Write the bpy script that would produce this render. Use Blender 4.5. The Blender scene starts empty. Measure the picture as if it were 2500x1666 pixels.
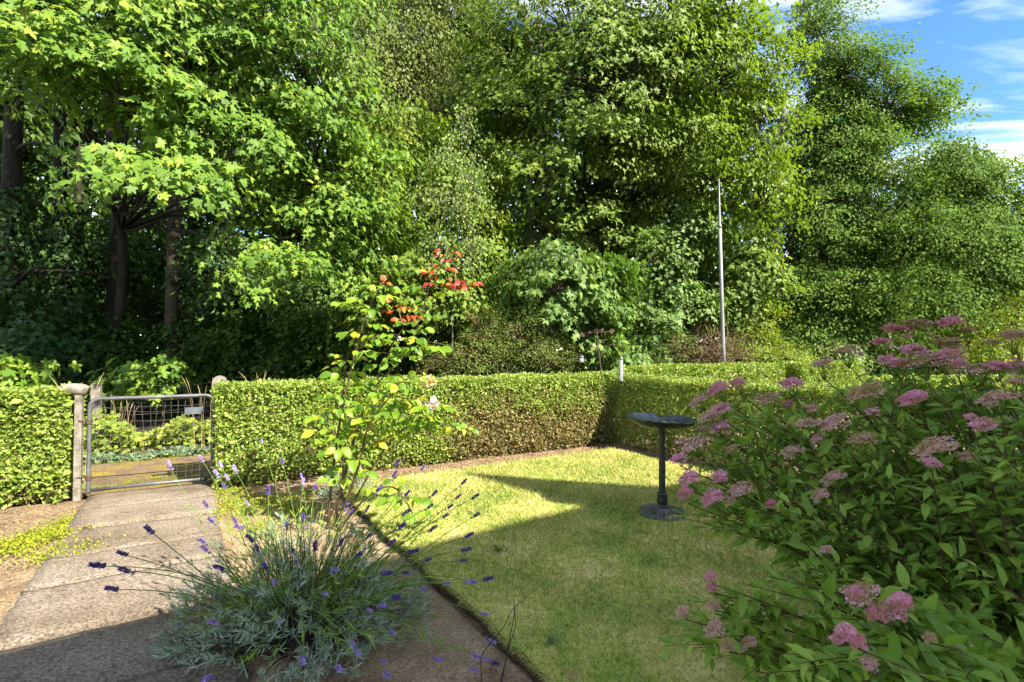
import bpy, math
import numpy as np
from mathutils import Matrix, Vector

scene = bpy.context.scene
rng = np.random.default_rng(11)

# ------------------------------------------------------------------ camera
CAM_H, PITCH, F = 1.42, math.radians(1.2), 1170.0
cam_data = bpy.data.cameras.new('camera')
cam_data.sensor_width = 36.0
cam_data.lens = F / 2500.0 * 36.0
cam_data.clip_start = 0.05
cam_data.clip_end = 2000.0
cam = bpy.data.objects.new('camera', cam_data)
scene.collection.objects.link(cam)
cam.location = (0, 0, CAM_H)
cam.rotation_euler = (math.radians(90) + PITCH, 0, 0)
scene.camera = cam

# ------------------------------------------------------------------ world, sun, exposure
SUN_EL = math.radians(42.0)
SUN_H = np.array([0.813, -0.582])                 # horizontal direction towards the sun
world = bpy.data.worlds.new('World')
scene.world = world
world.use_nodes = True
wn, wl = world.node_tree.nodes, world.node_tree.links
bg = wn['Background']
bg.inputs['Strength'].default_value = 0.15
sky = wn.new('ShaderNodeTexSky')
sky.sky_type = 'NISHITA'
sky.sun_disc = False
sky.sun_elevation = SUN_EL
sky.sun_rotation = math.atan2(SUN_H[0], SUN_H[1])
sky.air_density = 1.0
sky.dust_density = 0.1
sky.ozone_density = 3.0
# cloud over the whole dome, brightened and spread to fill the shade
tc = wn.new('ShaderNodeTexCoord')
sep = wn.new('ShaderNodeSeparateXYZ')
wl.new(tc.outputs['Generated'], sep.inputs[0])
zz = wn.new('ShaderNodeMath'); zz.operation = 'MAXIMUM'; zz.inputs[1].default_value = 0.05
wl.new(sep.outputs['Z'], zz.inputs[0])
dv = wn.new('ShaderNodeVectorMath'); dv.operation = 'DIVIDE'
cz = wn.new('ShaderNodeCombineXYZ')
for k in range(3):
    wl.new(zz.outputs[0], cz.inputs[k])
wl.new(tc.outputs['Generated'], dv.inputs[0]); wl.new(cz.outputs[0], dv.inputs[1])
mp = wn.new('ShaderNodeMapping')
mp.inputs['Rotation'].default_value = (0, 0, math.radians(28))
mp.inputs['Scale'].default_value = (0.35, 1.25, 1.0)
mp.inputs['Location'].default_value = (4.2, 4.1, 0.0)
wl.new(dv.outputs[0], mp.inputs[0])
nz = wn.new('ShaderNodeTexNoise')
nz.inputs['Scale'].default_value = 1.7
nz.inputs['Detail'].default_value = 7
nz.inputs['Roughness'].default_value = 0.55
nz.inputs['Distortion'].default_value = 0.5
wl.new(mp.outputs[0], nz.inputs['Vector'])
cr = wn.new('ShaderNodeMapRange')
cr.inputs['From Min'].default_value = 0.40
cr.inputs['From Max'].default_value = 0.70
cr.inputs['To Max'].default_value = 0.66
wl.new(nz.outputs['Fac'], cr.inputs['Value'])
hs = wn.new('ShaderNodeHueSaturation'); hs.inputs['Saturation'].default_value = 1.2; hs.inputs['Value'].default_value = 0.215
wl.new(sky.outputs[0], hs.inputs['Color'])
mx = wn.new('ShaderNodeMixRGB')
mx.inputs[2].default_value = (3.1, 3.0, 2.9, 1)
wl.new(cr.outputs[0], mx.inputs[0]); wl.new(hs.outputs[0], mx.inputs[1])
wl.new(mx.outputs[0], bg.inputs['Color'])

sun_data = bpy.data.lights.new('sun', 'SUN')
sun_data.energy = 2.05
sun_data.angle = math.radians(0.53)
sun_data.color = (1.0, 0.93, 0.80)
sun = bpy.data.objects.new('sun', sun_data)
scene.collection.objects.link(sun)
sd = Vector((SUN_H[0] * math.cos(SUN_EL), SUN_H[1] * math.cos(SUN_EL), math.sin(SUN_EL)))
sun.rotation_euler = sd.to_track_quat('Z', 'Y').to_euler()
sun.location = (8, -6, 12)

vs = scene.view_settings
vs.view_transform = 'Standard'
vs.look = 'None'
vs.gamma = 1.0
vs.exposure = 3.2
vs.use_curve_mapping = False
scene.cycles.max_bounces = 6
scene.cycles.diffuse_bounces = 3
scene.cycles.transmission_bounces = 4
scene.cycles.transparent_max_bounces = 4
scene.cycles.caustics_reflective = False
scene.cycles.caustics_refractive = False

# ------------------------------------------------------------------ helpers
COL = scene.collection


def at(px, py, d):
    """Point at a given distance along the view axis (metres)."""
    xc = (px - 1250.0) / F * d
    yc = (833.0 - py) / F * d
    return np.array([xc, d * math.cos(PITCH) - yc * math.sin(PITCH), CAM_H + d * math.sin(PITCH) + yc * math.cos(PITCH)])


def gr(px, py, z=0.0):
    a = at(px, py, 1.0)
    o = np.array([0, 0, CAM_H])
    r = a - o
    t = (z - CAM_H) / r[2]
    return o + r * t


def unit(v):
    v = np.asarray(v, float)
    return v / np.maximum(np.linalg.norm(v, axis=-1, keepdims=True), 1e-9)


def rdir(n):
    return unit(rng.normal(size=(n, 3)))


def thing(name, label, cat, loc=(0, 0, 0), group=None):
    o = bpy.data.objects.new(name, None)
    o.empty_display_size = 0.1
    COL.objects.link(o)
    o.location = tuple(float(v) for v in loc)
    o['label'] = label
    o['category'] = cat
    if group:
        o['group'] = group
    return o


def add(name, me, mat, parent=None, smooth=False, kind=None, loc=None):
    if me.materials:
        me.materials.clear()
    me.materials.append(mat)
    if smooth:
        me.polygons.foreach_set('use_smooth', np.ones(len(me.polygons), bool))
    o = bpy.data.objects.new(name, me)
    COL.objects.link(o)
    if parent is not None:
        o.parent = parent
    if loc is not None:
        o.location = tuple(float(v) for v in loc)
    if kind:
        o['kind'] = kind
    return o


def base_of(o):
    b = np.zeros(3)
    while o is not None:
        b += np.array(o.location)
        o = o.parent
    return b


def tri_mesh(name, V, T, rnd=None, dry=None):
    V = np.ascontiguousarray(V, np.float32)
    T = np.ascontiguousarray(T, np.int32)
    me = bpy.data.meshes.new(name)
    me.vertices.add(len(V))
    me.vertices.foreach_set('co', V.ravel())
    me.loops.add(T.size)
    me.loops.foreach_set('vertex_index', T.ravel())
    me.polygons.add(len(T))
    me.polygons.foreach_set('loop_start', np.arange(0, T.size, T.shape[1], dtype=np.int32))
    me.update(calc_edges=True)
    if rnd is not None:
        a = me.attributes.new('rnd', 'FLOAT', 'POINT')
        a.data.foreach_set('value', np.ascontiguousarray(rnd, np.float32))
    if dry is not None:
        a = me.attributes.new('dry', 'FLOAT', 'POINT')
        a.data.foreach_set('value', np.ascontiguousarray(dry, np.float32))
    return me


class MB:
    """Collects boxes, prisms and tubes into one mesh."""
    def __init__(self):
        self.v, self.f, self.n = [], [], 0

    def put(self, V, Fc):
        V = np.asarray(V, float).reshape(-1, 3)
        self.v.append(V)
        self.f += [tuple(i + self.n for i in f) for f in Fc]
        self.n += len(V)

    def tube(self, P, R, s=6, cap=True, up=None):
        P = np.asarray(P, float)
        R = np.broadcast_to(np.asarray(R, float), (len(P),))
        T = np.gradient(P, axis=0)
        T = unit(T)
        ref = np.array([0, 0, 1.0]) if up is None else np.asarray(up, float)
        if abs(np.dot(T.mean(0), ref)) > 0.95 * np.linalg.norm(T.mean(0)):
            ref = np.array([1.0, 0, 0])
        A = unit(np.cross(T, ref))
        B = np.cross(T, A)
        an = np.linspace(0, 2 * math.pi, s, endpoint=False)
        ring = (P[:, None, :] + R[:, None, None] * (np.cos(an)[None, :, None] * A[:, None, :] + np.sin(an)[None, :, None] * B[:, None, :]))
        m = len(P)
        Fc = []
        for i in range(m - 1):
            for j in range(s):
                k = (j + 1) % s
                Fc.append((i * s + j, i * s + k, (i + 1) * s + k, (i + 1) * s + j))
        if cap:
            Fc.append(tuple(range(s - 1, -1, -1)))
            Fc.append(tuple((m - 1) * s + j for j in range(s)))
        self.put(ring.reshape(-1, 3), Fc)

    def lathe(self, c, prof, s=24, fn=None):
        """prof: list of (radius, z); fn(theta, r, z) -> (r, z)"""
        V = []
        for r, z in prof:
            for j in range(s):
                a = 2 * math.pi * j / s
                rr, zz_ = (r, z) if fn is None else fn(a, r, z)
                V.append((c[0] + rr * math.cos(a), c[1] + rr * math.sin(a), c[2] + zz_))
        Fc = []
        for i in range(len(prof) - 1):
            for j in range(s):
                k = (j + 1) % s
                Fc.append((i * s + j, i * s + k, (i + 1) * s + k, (i + 1) * s + j))
        self.put(V, Fc)

    def prism(self, pts, z0, z1):
        n = len(pts)
        V = [(p[0], p[1], z0) for p in pts] + [(p[0], p[1], z1) for p in pts]
        Fc = [tuple(range(n - 1, -1, -1)), tuple(range(n, 2 * n))]
        for i in range(n):
            k = (i + 1) % n
            Fc.append((i, k, n + k, n + i))
        self.put(V, Fc)

    def box(self, c, ax, ay, az):
        c, ax, ay, az = [np.asarray(q, float) for q in (c, ax, ay, az)]
        V = [c + sx * ax + sy * ay + sz * az for sz in (-1, 1) for sy in (-1, 1) for sx in (-1, 1)]
        self.put(V, [(0, 2, 3, 1), (4, 5, 7, 6), (0, 1, 5, 4), (2, 6, 7, 3), (0, 4, 6, 2), (1, 3, 7, 5)])

    def mesh(self, name, base=(0, 0, 0)):
        me = bpy.data.meshes.new(name)
        V = np.concatenate(self.v) - np.asarray(base)
        me.from_pydata(V.tolist(), [], self.f)
        me.update()
        return me

    def build(self, name, mat, parent=None, smooth=False, kind=None):
        return add(name, self.mesh(name, base_of(parent) if parent else (0, 0, 0)), mat, parent, smooth, kind)


def bez(a, b, c, n=8):
    t = np.linspace(0, 1, n)[:, None]
    a, b, c = [np.asarray(q, float) for q in (a, b, c)]
    return (1 - t) ** 2 * a + 2 * t * (1 - t) * b + t ** 2 * c


def poly(pts, n=5):
    """smooth curve through points (Catmull-Rom)"""
    P = np.asarray(pts, float)
    P = np.vstack([2 * P[0] - P[1], P, 2 * P[-1] - P[-2]])
    out = []
    for i in range(1, len(P) - 2):
        for t in np.linspace(0, 1, n, endpoint=False):
            a, b, c, d = P[i - 1:i + 3]
            out.append(0.5 * (2 * b + (c - a) * t + (2 * a - 5 * b + 4 * c - d) * t ** 2 + (3 * b - a - 3 * c + d) * t ** 3))
    out.append(P[-2])
    return np.array(out)


def vn(p, f=1.0, seed=0.0):
    """cheap smooth noise in about -1..1"""
    p = np.asarray(p, float) * f
    x, y, z = p[..., 0], p[..., 1], p[..., 2]
    return (np.sin(1.7 * x + 1.3 * y + seed) * np.sin(1.1 * y - 1.9 * z + 2.1 + seed)
            + 0.6 * np.sin(3.1 * x - 2.3 * z + 0.7 + seed * 2) * np.sin(2.7 * y + 3.3 * x + 1.3)
            + 0.4 * np.sin(5.3 * z + 4.1 * x + seed) * np.sin(4.7 * y - 5.9 * x)) / 1.3


# ------------------------------------------------------------------ leaf templates (unit length, base at 0, tip at x=1)
def fan(half, centre, droop=0.12, fold=0.0):
    up = [(x, y) for x, y in half]
    dn = [(x, -y) for x, y in reversed(half[:-1])]
    out = up + dn
    V = [(centre, 0.0)] + out
    V = np.array([(x, y, -droop * x * x + fold * abs(y) - 0.35 * droop * y * y) for x, y in V])
    n = len(out)
    T = np.array([(0, 1 + (i + 1) % n, 1 + i) for i in range(n)])
    return V, T


_mh = [(0.0, 0.03), (-0.10, 0.24), (-0.02, 0.46), (0.16, 0.38), (0.24, 0.25), (0.44, 0.43), (0.66, 0.55), (0.66, 0.36), (0.56, 0.17), (0.78, 0.19), (1.0, 0.0)]
MAPLE = [fan(_mh, 0.25, 0.22), fan([(x, y * 0.86) for x, y in _mh], 0.25, 0.50, 0.18), fan([(x, y * 1.08) for x, y in _mh], 0.28, 0.05, -0.20), fan([(x, y * 0.75) for x, y in _mh], 0.22, 0.75, 0.45)]
MAPLE2 = fan([(-0.05, 0.36), (0.2, 0.24), (0.62, 0.52), (0.58, 0.17), (1.0, 0.0)], 0.22, 0.18)
_h = [(0.0, 0.36), (0.28, 0.2), (0.62, 0.46), (0.60, 0.17)]
_o = [(0.0, -0.36)] + _h + [(1.0, 0.0)] + [(0.60, -0.17), (0.62, -0.46), (0.28, -0.2)]
MAPLE3 = (np.array([(x, y, -0.16 * x * x - 0.1 * y * y) for x, y in _o]), np.array([(0, 2, 1), (0, 8, 2), (2, 4, 3), (2, 6, 4), (8, 6, 2), (8, 7, 6), (4, 6, 5)]))
LOD = {}
OVAL2 = (np.array([(0, 0, 0), (0.48, 0.30, 0.07), (1, 0, -0.06), (0.48, -0.30, 0.07)]), np.array([(0, 2, 1), (0, 3, 2)]))
OVALN = (np.array([(0, 0, 0), (0.45, 0.20, 0.05), (1, 0, -0.08), (0.45, -0.20, 0.05)]), np.array([(0, 2, 1), (0, 3, 2)]))
NEEDLE = (np.array([(0, 0.03, 0), (0, -0.03, 0), (0.6, 0.05, 0.05), (0.6, -0.05, 0.05), (1, 0, 0.0)]), np.array([(0, 1, 3), (0, 3, 2), (2, 3, 4)]))


def blade_leaf(w, n=5, droop=0.35, fold=0.35, wave=0.0, pk=0.42):
    """leaf with midrib, both halves folded up a little, drooping tip"""
    V, T = [], []
    xs = np.linspace(0, 1, n + 1)
    for i, x in enumerate(xs):
        ww = w * (np.sin(math.pi * x ** (math.log(0.5) / math.log(pk))) ** 0.8) if 0 < x < 1 else (0.012 if x == 0 else 0.002)
        z = -droop * x * x * 0.6 + 0.10 * x
        V += [(x, ww, z + fold * ww + wave * math.sin(9 * x)), (x, 0, z), (x, -ww, z + fold * ww - wave * math.sin(8 * x + 1))]
    for i in range(n):
        a = 3 * i
        for j in (0, 1):
            T += [(a + j, a + 1 + j, a + 4 + j), (a + j, a + 4 + j, a + 3 + j)]
    return np.array(V), np.array(T)


LANCE = [blade_leaf(0.165, 4, dr, fo, wv, 0.40) for dr, fo, wv in ((0.30, 0.30, 0.004), (0.60, 0.25, 0.008), (0.05, 0.40, 0.004), (0.85, 0.2, -0.008))]
ROSEL = [blade_leaf(0.30, 5, dr, fo, wv, 0.48) for dr, fo, wv in ((0.35, 0.25, 0.01), (0.6, 0.35, -0.015), (0.15, 0.18, 0.01), (0.8, 0.4, 0.02))]


def bent(tp, k, sq):
    v = tp[0].copy()
    v[:, 1] *= sq
    v[:, 2] -= k * v[:, 0] ** 2 - 0.3 * k * np.abs(v[:, 1])
    return v, tp[1]


M3 = [MAPLE3, bent(MAPLE3, 0.35, 0.85), bent(MAPLE3, -0.15, 1.05), bent(MAPLE3, 0.6, 0.7)]
_k = (np.array([(0, 0, 0), (0.45, 0.50, -0.05), (0.60, 0.16, -0.05), (1, 0, -0.16), (0.60, -0.16, -0.05), (0.45, -0.50, -0.05)]), np.array([(0, 2, 1), (0, 3, 2), (0, 4, 3), (0, 5, 4)]))
M4 = [_k, bent(_k, 0.35, 0.85), bent(_k, -0.15, 1.05), bent(_k, 0.6, 0.7)]
MAPLE2 = [MAPLE2, bent(MAPLE2, 0.35, 0.85), bent(MAPLE2, -0.15, 1.05), bent(MAPLE2, 0.6, 0.7)]
LOD[id(MAPLE[0][0])] = (M3, 6.6)
LOD[id(MAPLE2[0][0])] = (M4, 9.0)
LANCE_FAR = [blade_leaf(0.165, 3, dr, fo, wv, 0.42) for dr, fo, wv in ((0.30, 0.30, 0.004), (0.60, 0.25, 0.008), (0.05, 0.40, 0.004), (0.85, 0.2, -0.008))]
LOD[id(LANCE[0][0])] = (LANCE_FAR, 0.0)


def frames(d, n):
    d = unit(d)
    n = n - (n * d).sum(-1, keepdims=True) * d
    n = unit(n)
    return d, np.cross(n, d), n


def leaf_arrays(pos, d, n, size, tpl):
    d, s, n = frames(d, n)
    tv, tt = tpl
    V = (pos[:, None, :] + size[:, None, None] * (tv[None, :, 0:1] * d[:, None, :] + tv[None, :, 1:2] * s[:, None, :] + tv[None, :, 2:3] * n[:, None, :]))
    T = tt[None] + (np.arange(len(pos)) * len(tv))[:, None, None]
    return V.reshape(-1, 3), T.reshape(-1, tt.shape[1])


def in_view(P):
    y = np.maximum(P[:, 1], 1e-3)
    px = 1250 + P[:, 0] / y * F
    py = 857 - (P[:, 2] - CAM_H) / y * F
    return (px > -20) & (px < 2520) & (py > -20) & (py < 1690) & (P[:, 1] > 0.3), y


_shared = {}


def leaves(parent, mat, pos, d, n, size, tpl, parts=0, name='leaf', rest='foliage', dry=None, rnd=None, smooth=True):
    """Leaf cloud: the `parts` leaves that show largest are objects of their own, the rest one mesh."""
    pos, d, n = [np.asarray(q, float) for q in (pos, d, n)]
    size = np.asarray(size, float)
    tpls = tpl if isinstance(tpl, list) else [tpl]
    N = len(pos)
    rnd = rng.random(N) if rnd is None else np.asarray(rnd)
    base = base_of(parent) if parent is not None else np.zeros(3)
    sel = np.zeros(N, bool)
    if parts:
        vis, dep = in_view(pos)
        sc = np.where(vis, size / dep, 0)
        idx = np.argsort(-sc)[:parts]
        sel[idx[sc[idx] > 0]] = True
        dd, ss, nn = frames(d, n)
        for i in np.nonzero(sel)[0]:
            k = int(rng.integers(len(tpls)))
            key = (id(tpls[k][0]), mat.name)
            if key not in _shared:
                me = tri_mesh(name, tpls[k][0], tpls[k][1])
                me.materials.append(mat)
                me.polygons.foreach_set('use_smooth', np.ones(len(me.polygons), bool))
                _shared[key] = me
            o = bpy.data.objects.new(name, _shared[key])
            COL.objects.link(o)
            o.parent = parent
            M = np.eye(4)
            M[:3, 0] = dd[i] * size[i]; M[:3, 1] = ss[i] * size[i]; M[:3, 2] = nn[i] * size[i]
            M[:3, 3] = pos[i] - base
            o.matrix_basis = Matrix(M.tolist())
    keep = np.nonzero(~sel)[0]
    if len(keep) == 0:
        return None
    which = rng.integers(len(tpls), size=len(keep))
    if id(tpls[0][0]) in LOD:
        far_, lim_ = LOD[id(tpls[0][0])]
        isfar = pos[keep][:, 1] > lim_
        which = np.where(isfar, len(tpls) + rng.integers(len(far_), size=len(keep)), which)
        tpls = list(tpls) + far_
    Vs, Ts, Rs, Ds, off = [], [], [], [], 0
    for k in range(len(tpls)):
        ii = keep[which == k]
        if len(ii) == 0:
            continue
        V, T = leaf_arrays(pos[ii], d[ii], n[ii], size[ii], tpls[k])
        Vs.append(V); Ts.append(T + off); off += len(V)
        Rs.append(np.repeat(rnd[ii], len(tpls[k][0])))
        if dry is not None:
            Ds.append(np.repeat(np.asarray(dry)[ii], len(tpls[k][0])))
    me = tri_mesh(rest, np.concatenate(Vs) - base, np.concatenate(Ts), np.concatenate(Rs), np.concatenate(Ds) if Ds else None)
    return add(rest, me, mat, parent, smooth, kind='stuff')


# ------------------------------------------------------------------ materials
def new_mat(name):
    m = bpy.data.materials.new(name)
    m.use_nodes = True
    nt = m.node_tree
    return m, nt.nodes, nt.links, nt.nodes['Principled BSDF']


def ramp(nodes, cols):
    r = nodes.new('ShaderNodeValToRGB')
    e = r.color_ramp.elements
    while len(e) < len(cols):
        e.new(0.5)
    for el, (p, c) in zip(e, cols):
        el.position = p
        el.color = (c[0], c[1], c[2], 1)
    return r


def leaf_mat(name, cols, trans=0.35, rough=0.5, spec=0.35, drycols=None, tgain=(1.25, 1.35, 0.5), patch=0.0):
    m, N, L, bs = new_mat(name)
    at_ = N.new('ShaderNodeAttribute'); at_.attribute_name = 'rnd'
    oi = N.new('ShaderNodeObjectInfo')
    ad = N.new('ShaderNodeMath'); ad.operation = 'ADD'
    L.new(at_.outputs['Fac'], ad.inputs[0]); L.new(oi.outputs['Random'], ad.inputs[1])
    fr = N.new('ShaderNodeMath'); fr.operation = 'FRACT'
    L.new(ad.outputs[0], fr.inputs[0])
    r = ramp(N, cols)
    val = fr.outputs[0]
    if patch > 0:
        tcn = N.new('ShaderNodeNewGeometry')
        no = N.new('ShaderNodeTexNoise'); no.inputs['Scale'].default_value = 1.3; no.inputs['Detail'].default_value = 3
        L.new(tcn.outputs['Position'], no.inputs['Vector'])
        mm = N.new('ShaderNodeMix'); mm.data_type = 'FLOAT'; mm.inputs[0].default_value = patch
        mr = N.new('ShaderNodeMapRange'); mr.inputs['From Min'].default_value = 0.3; mr.inputs['From Max'].default_value = 0.7
        L.new(no.outputs['Fac'], mr.inputs['Value'])
        L.new(val, mm.inputs[2]); L.new(mr.outputs[0], mm.inputs[3])
        val = mm.outputs[0]
    L.new(val, r.inputs[0])
    col = r.outputs[0]
    if drycols:
        da = N.new('ShaderNodeAttribute'); da.attribute_name = 'dry'
        r2 = ramp(N, drycols)
        L.new(fr.outputs[0], r2.inputs[0])
        mxn = N.new('ShaderNodeMixRGB')
        L.new(da.outputs['Fac'], mxn.inputs[0]); L.new(col, mxn.inputs[1]); L.new(r2.outputs[0], mxn.inputs[2])
        col = mxn.outputs[0]
    L.new(col, bs.inputs['Base Color'])
    bs.inputs['Roughness'].default_value = min(1.0, rough + 0.12)
    bs.inputs['Specular IOR Level'].default_value = spec * 0.5
    tr = N.new('ShaderNodeBsdfTranslucent')
    g = N.new('ShaderNodeMixRGB'); g.blend_type = 'MULTIPLY'; g.inputs[0].default_value = 1.0
    g.inputs[2].default_value = (*tgain, 1)
    L.new(col, g.inputs[1]); L.new(g.outputs[0], tr.inputs['Color'])
    ms = N.new('ShaderNodeMixShader'); ms.inputs[0].default_value = trans
    L.new(bs.outputs[0], ms.inputs[1]); L.new(tr.outputs[0], ms.inputs[2])
    L.new(ms.outputs[0], N['Material Output'].inputs['Surface'])
    return m


def surf_mat(name, cols, scale=4.0, detail=6, rough=0.8, bump=0.3, bscale=None, metallic=0.0, spec=0.3, vec_scale=(1, 1, 1), fine=None, dist=0.01):
    """noise-coloured surface with a fine relief"""
    m, N, L, bs = new_mat(name)
    ge = N.new('ShaderNodeTexCoord')
    ma = N.new('ShaderNodeMapping'); ma.inputs['Scale'].default_value = vec_scale
    L.new(ge.outputs['Object'], ma.inputs[0])
    no = N.new('ShaderNodeTexNoise'); no.inputs['Scale'].default_value = scale; no.inputs['Detail'].default_value = detail; no.inputs['Roughness'].default_value = 0.65
    L.new(ma.outputs[0], no.inputs['Vector'])
    r = ramp(N, cols)
    L.new(no.outputs['Fac'], r.inputs[0])
    col = r.outputs[0]
    b_src = None
    if fine:
        fs, amount = fine
        n2 = N.new('ShaderNodeTexNoise'); n2.inputs['Scale'].default_value = fs; n2.inputs['Detail'].default_value = 4; n2.inputs['Roughness'].default_value = 0.8
        L.new(ma.outputs[0], n2.inputs['Vector'])
        mr = N.new('ShaderNodeMapRange'); mr.inputs['From Min'].default_value = 0.38; mr.inputs['From Max'].default_value = 0.62
        mr.inputs['To Min'].default_value = 1 - amount; mr.inputs['To Max'].default_value = 1 + amount
        L.new(n2.outputs['Fac'], mr.inputs['Value'])
        mu = N.new('ShaderNodeMixRGB'); mu.blend_type = 'MULTIPLY'; mu.inputs[0].default_value = 1
        L.new(col, mu.inputs[1]); L.new(mr.outputs[0], mu.inputs[2])
        col = mu.outputs[0]
        b_src = n2.outputs['Fac']
    L.new(col, bs.inputs['Base Color'])
    bs.inputs['Roughness'].default_value = rough
    bs.inputs['Metallic'].default_value = metallic
    bs.inputs['Specular IOR Level'].default_value = spec
    if bump > 0:
        bn = N.new('ShaderNodeTexNoise'); bn.inputs['Scale'].default_value = bscale or scale * 8; bn.inputs['Detail'].default_value = 5
        L.new(ma.outputs[0], bn.inputs['Vector'])
        bu = N.new('ShaderNodeBump'); bu.inputs['Strength'].default_value = bump; bu.inputs['Distance'].default_value = dist
        L.new(bn.outputs['Fac'] if b_src is None else b_src, bu.inputs['Height'])
        L.new(bu.outputs[0], bs.inputs['Normal'])
    return m


M = {}
M['maple'] = leaf_mat('maple_leaf', [(0, (0.06, 0.13, 0.02)), (0.45, (0.13, 0.225, 0.026)), (0.85, (0.24, 0.33, 0.04)), (0.96, (0.33, 0.38, 0.06)), (1, (0.40, 0.32, 0.07))], 0.40, 0.42, 0.45, patch=0.3)
M['maple_mid'] = leaf_mat('field_maple_leaf', [(0, (0.07, 0.125, 0.02)), (0.5, (0.14, 0.21, 0.028)), (0.93, (0.21, 0.27, 0.035)), (1, (0.32, 0.22, 0.06))], 0.36, 0.42, 0.45, patch=0.35)
M['sycamore'] = leaf_mat('sycamore_leaf', [(0, (0.06, 0.12, 0.025)), (0.6, (0.11, 0.185, 0.035)), (1, (0.17, 0.25, 0.05))], 0.3, 0.40, 0.5, patch=0.3)
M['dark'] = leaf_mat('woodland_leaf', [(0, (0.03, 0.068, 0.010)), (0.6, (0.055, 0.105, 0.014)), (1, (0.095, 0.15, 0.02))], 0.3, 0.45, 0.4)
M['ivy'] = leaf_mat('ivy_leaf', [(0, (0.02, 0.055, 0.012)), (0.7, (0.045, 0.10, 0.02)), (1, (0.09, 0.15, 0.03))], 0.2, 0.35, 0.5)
M['olive'] = leaf_mat('olive_green_leaf', [(0, (0.085, 0.12, 0.02)), (0.6, (0.15, 0.19, 0.04)), (1, (0.24, 0.25, 0.08))], 0.3, 0.4, 0.5, patch=0.3)
M['stalk_dark'] = leaf_mat('lavender_flower_stalk', [(0, (0.09, 0.15, 0.03)), (1, (0.15, 0.22, 0.05))], 0.1, 0.6, 0.2)
M['birch'] = leaf_mat('birch_leaf', [(0, (0.10, 0.17, 0.03)), (0.6, (0.17, 0.25, 0.05)), (1, (0.28, 0.31, 0.10))], 0.35, 0.42, 0.5)
M['beech'] = leaf_mat('beech_leaf', [(0, (0.058, 0.12, 0.02)), (0.5, (0.115, 0.195, 0.03)), (0.85, (0.18, 0.25, 0.042)), (1, (0.27, 0.25, 0.05))], 0.35, 0.5, 0.12, patch=0.4)
M['yellow'] = leaf_mat('yellow_green_leaf', [(0, (0.10, 0.17, 0.018)), (0.6, (0.20, 0.27, 0.025)), (1, (0.32, 0.31, 0.04))], 0.4, 0.45, 0.4, patch=0.3)
M['cotoneaster'] = leaf_mat('cotoneaster_leaf', [(0, (0.06, 0.11, 0.018)), (0.6, (0.115, 0.16, 0.025)), (0.93, (0.19, 0.20, 0.04)), (1, (0.30, 0.14, 0.04))], 0.25, 0.4, 0.5, patch=0.4)
M['privet'] = leaf_mat('privet_leaf', [(0, (0.085, 0.15, 0.02)), (0.4, (0.18, 0.26, 0.036)), (0.8, (0.30, 0.37, 0.07)), (1, (0.46, 0.48, 0.17))], 0.28, 0.36, 0.55,
                       drycols=[(0, (0.10, 0.055, 0.025)), (0.5, (0.20, 0.13, 0.055)), (1, (0.33, 0.27, 0.12))], patch=0.25)
M['spiraea'] = leaf_mat('spiraea_leaf', [(0, (0.11, 0.21, 0.03)), (0.6, (0.20, 0.32, 0.042)), (0.92, (0.29, 0.39, 0.055)), (1, (0.36, 0.38, 0.06))], 0.35, 0.38, 0.5, patch=0.2)
M['rose'] = leaf_mat('rose_leaf', [(0, (0.08, 0.17, 0.014)), (0.5, (0.15, 0.26, 0.018)), (0.88, (0.27, 0.33, 0.025)), (1, (0.42, 0.36, 0.03))], 0.4, 0.3, 0.6)
M['rose_red'] = leaf_mat('young_red_rose_leaf', [(0, (0.20, 0.02, 0.018)), (0.5, (0.35, 0.05, 0.015)), (0.8, (0.48, 0.12, 0.015)), (1, (0.45, 0.24, 0.03))], 0.35, 0.32, 0.5, tgain=(1.2, 0.8, 0.6))
M['lavender_leaf'] = leaf_mat('lavender_leaf', [(0, (0.14, 0.20, 0.11)), (0.5, (0.25, 0.32, 0.21)), (1, (0.40, 0.46, 0.37))], 0.2, 0.6, 0.2, tgain=(1, 1.05, 0.8))
M['lavender_green'] = leaf_mat('lavender_stalk_green', [(0, (0.10, 0.19, 0.02)), (0.6, (0.18, 0.29, 0.035)), (1, (0.30, 0.38, 0.07))], 0.25, 0.5, 0.3)
M['lav_dark'] = leaf_mat('lavender_bud', [(0, (0.06, 0.035, 0.15)), (0.6, (0.12, 0.08, 0.28)), (1, (0.24, 0.18, 0.46))], 0.2, 0.6, 0.2, tgain=(1, 1, 1))
M['lav_pale'] = leaf_mat('lavender_open_flower', [(0, (0.20, 0.13, 0.40)), (0.6, (0.38, 0.28, 0.58)), (1, (0.55, 0.46, 0.70))], 0.25, 0.6, 0.2, tgain=(1, 1, 1))
M['pink'] = leaf_mat('spiraea_pink_floret', [(0, (0.30, 0.17, 0.07)), (0.25, (0.48, 0.24, 0.17)), (0.5, (0.62, 0.22, 0.32)), (0.8, (0.72, 0.34, 0.47)), (1, (0.78, 0.50, 0.60))], 0.3, 0.6, 0.2, tgain=(1.1, 0.9, 1))
M['tan'] = leaf_mat('spiraea_spent_floret', [(0, (0.22, 0.19, 0.05)), (0.35, (0.38, 0.26, 0.11)), (0.7, (0.50, 0.31, 0.22)), (0.9, (0.60, 0.36, 0.38)), (1, (0.66, 0.38, 0.48))], 0.25, 0.7, 0.15, tgain=(1.1, 0.9, 0.8))
M['weed'] = leaf_mat('weed_leaf', [(0, (0.11, 0.17, 0.025)), (0.6, (0.21, 0.27, 0.04)), (1, (0.34, 0.33, 0.06))], 0.35, 0.45, 0.4, patch=0.3)
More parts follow.
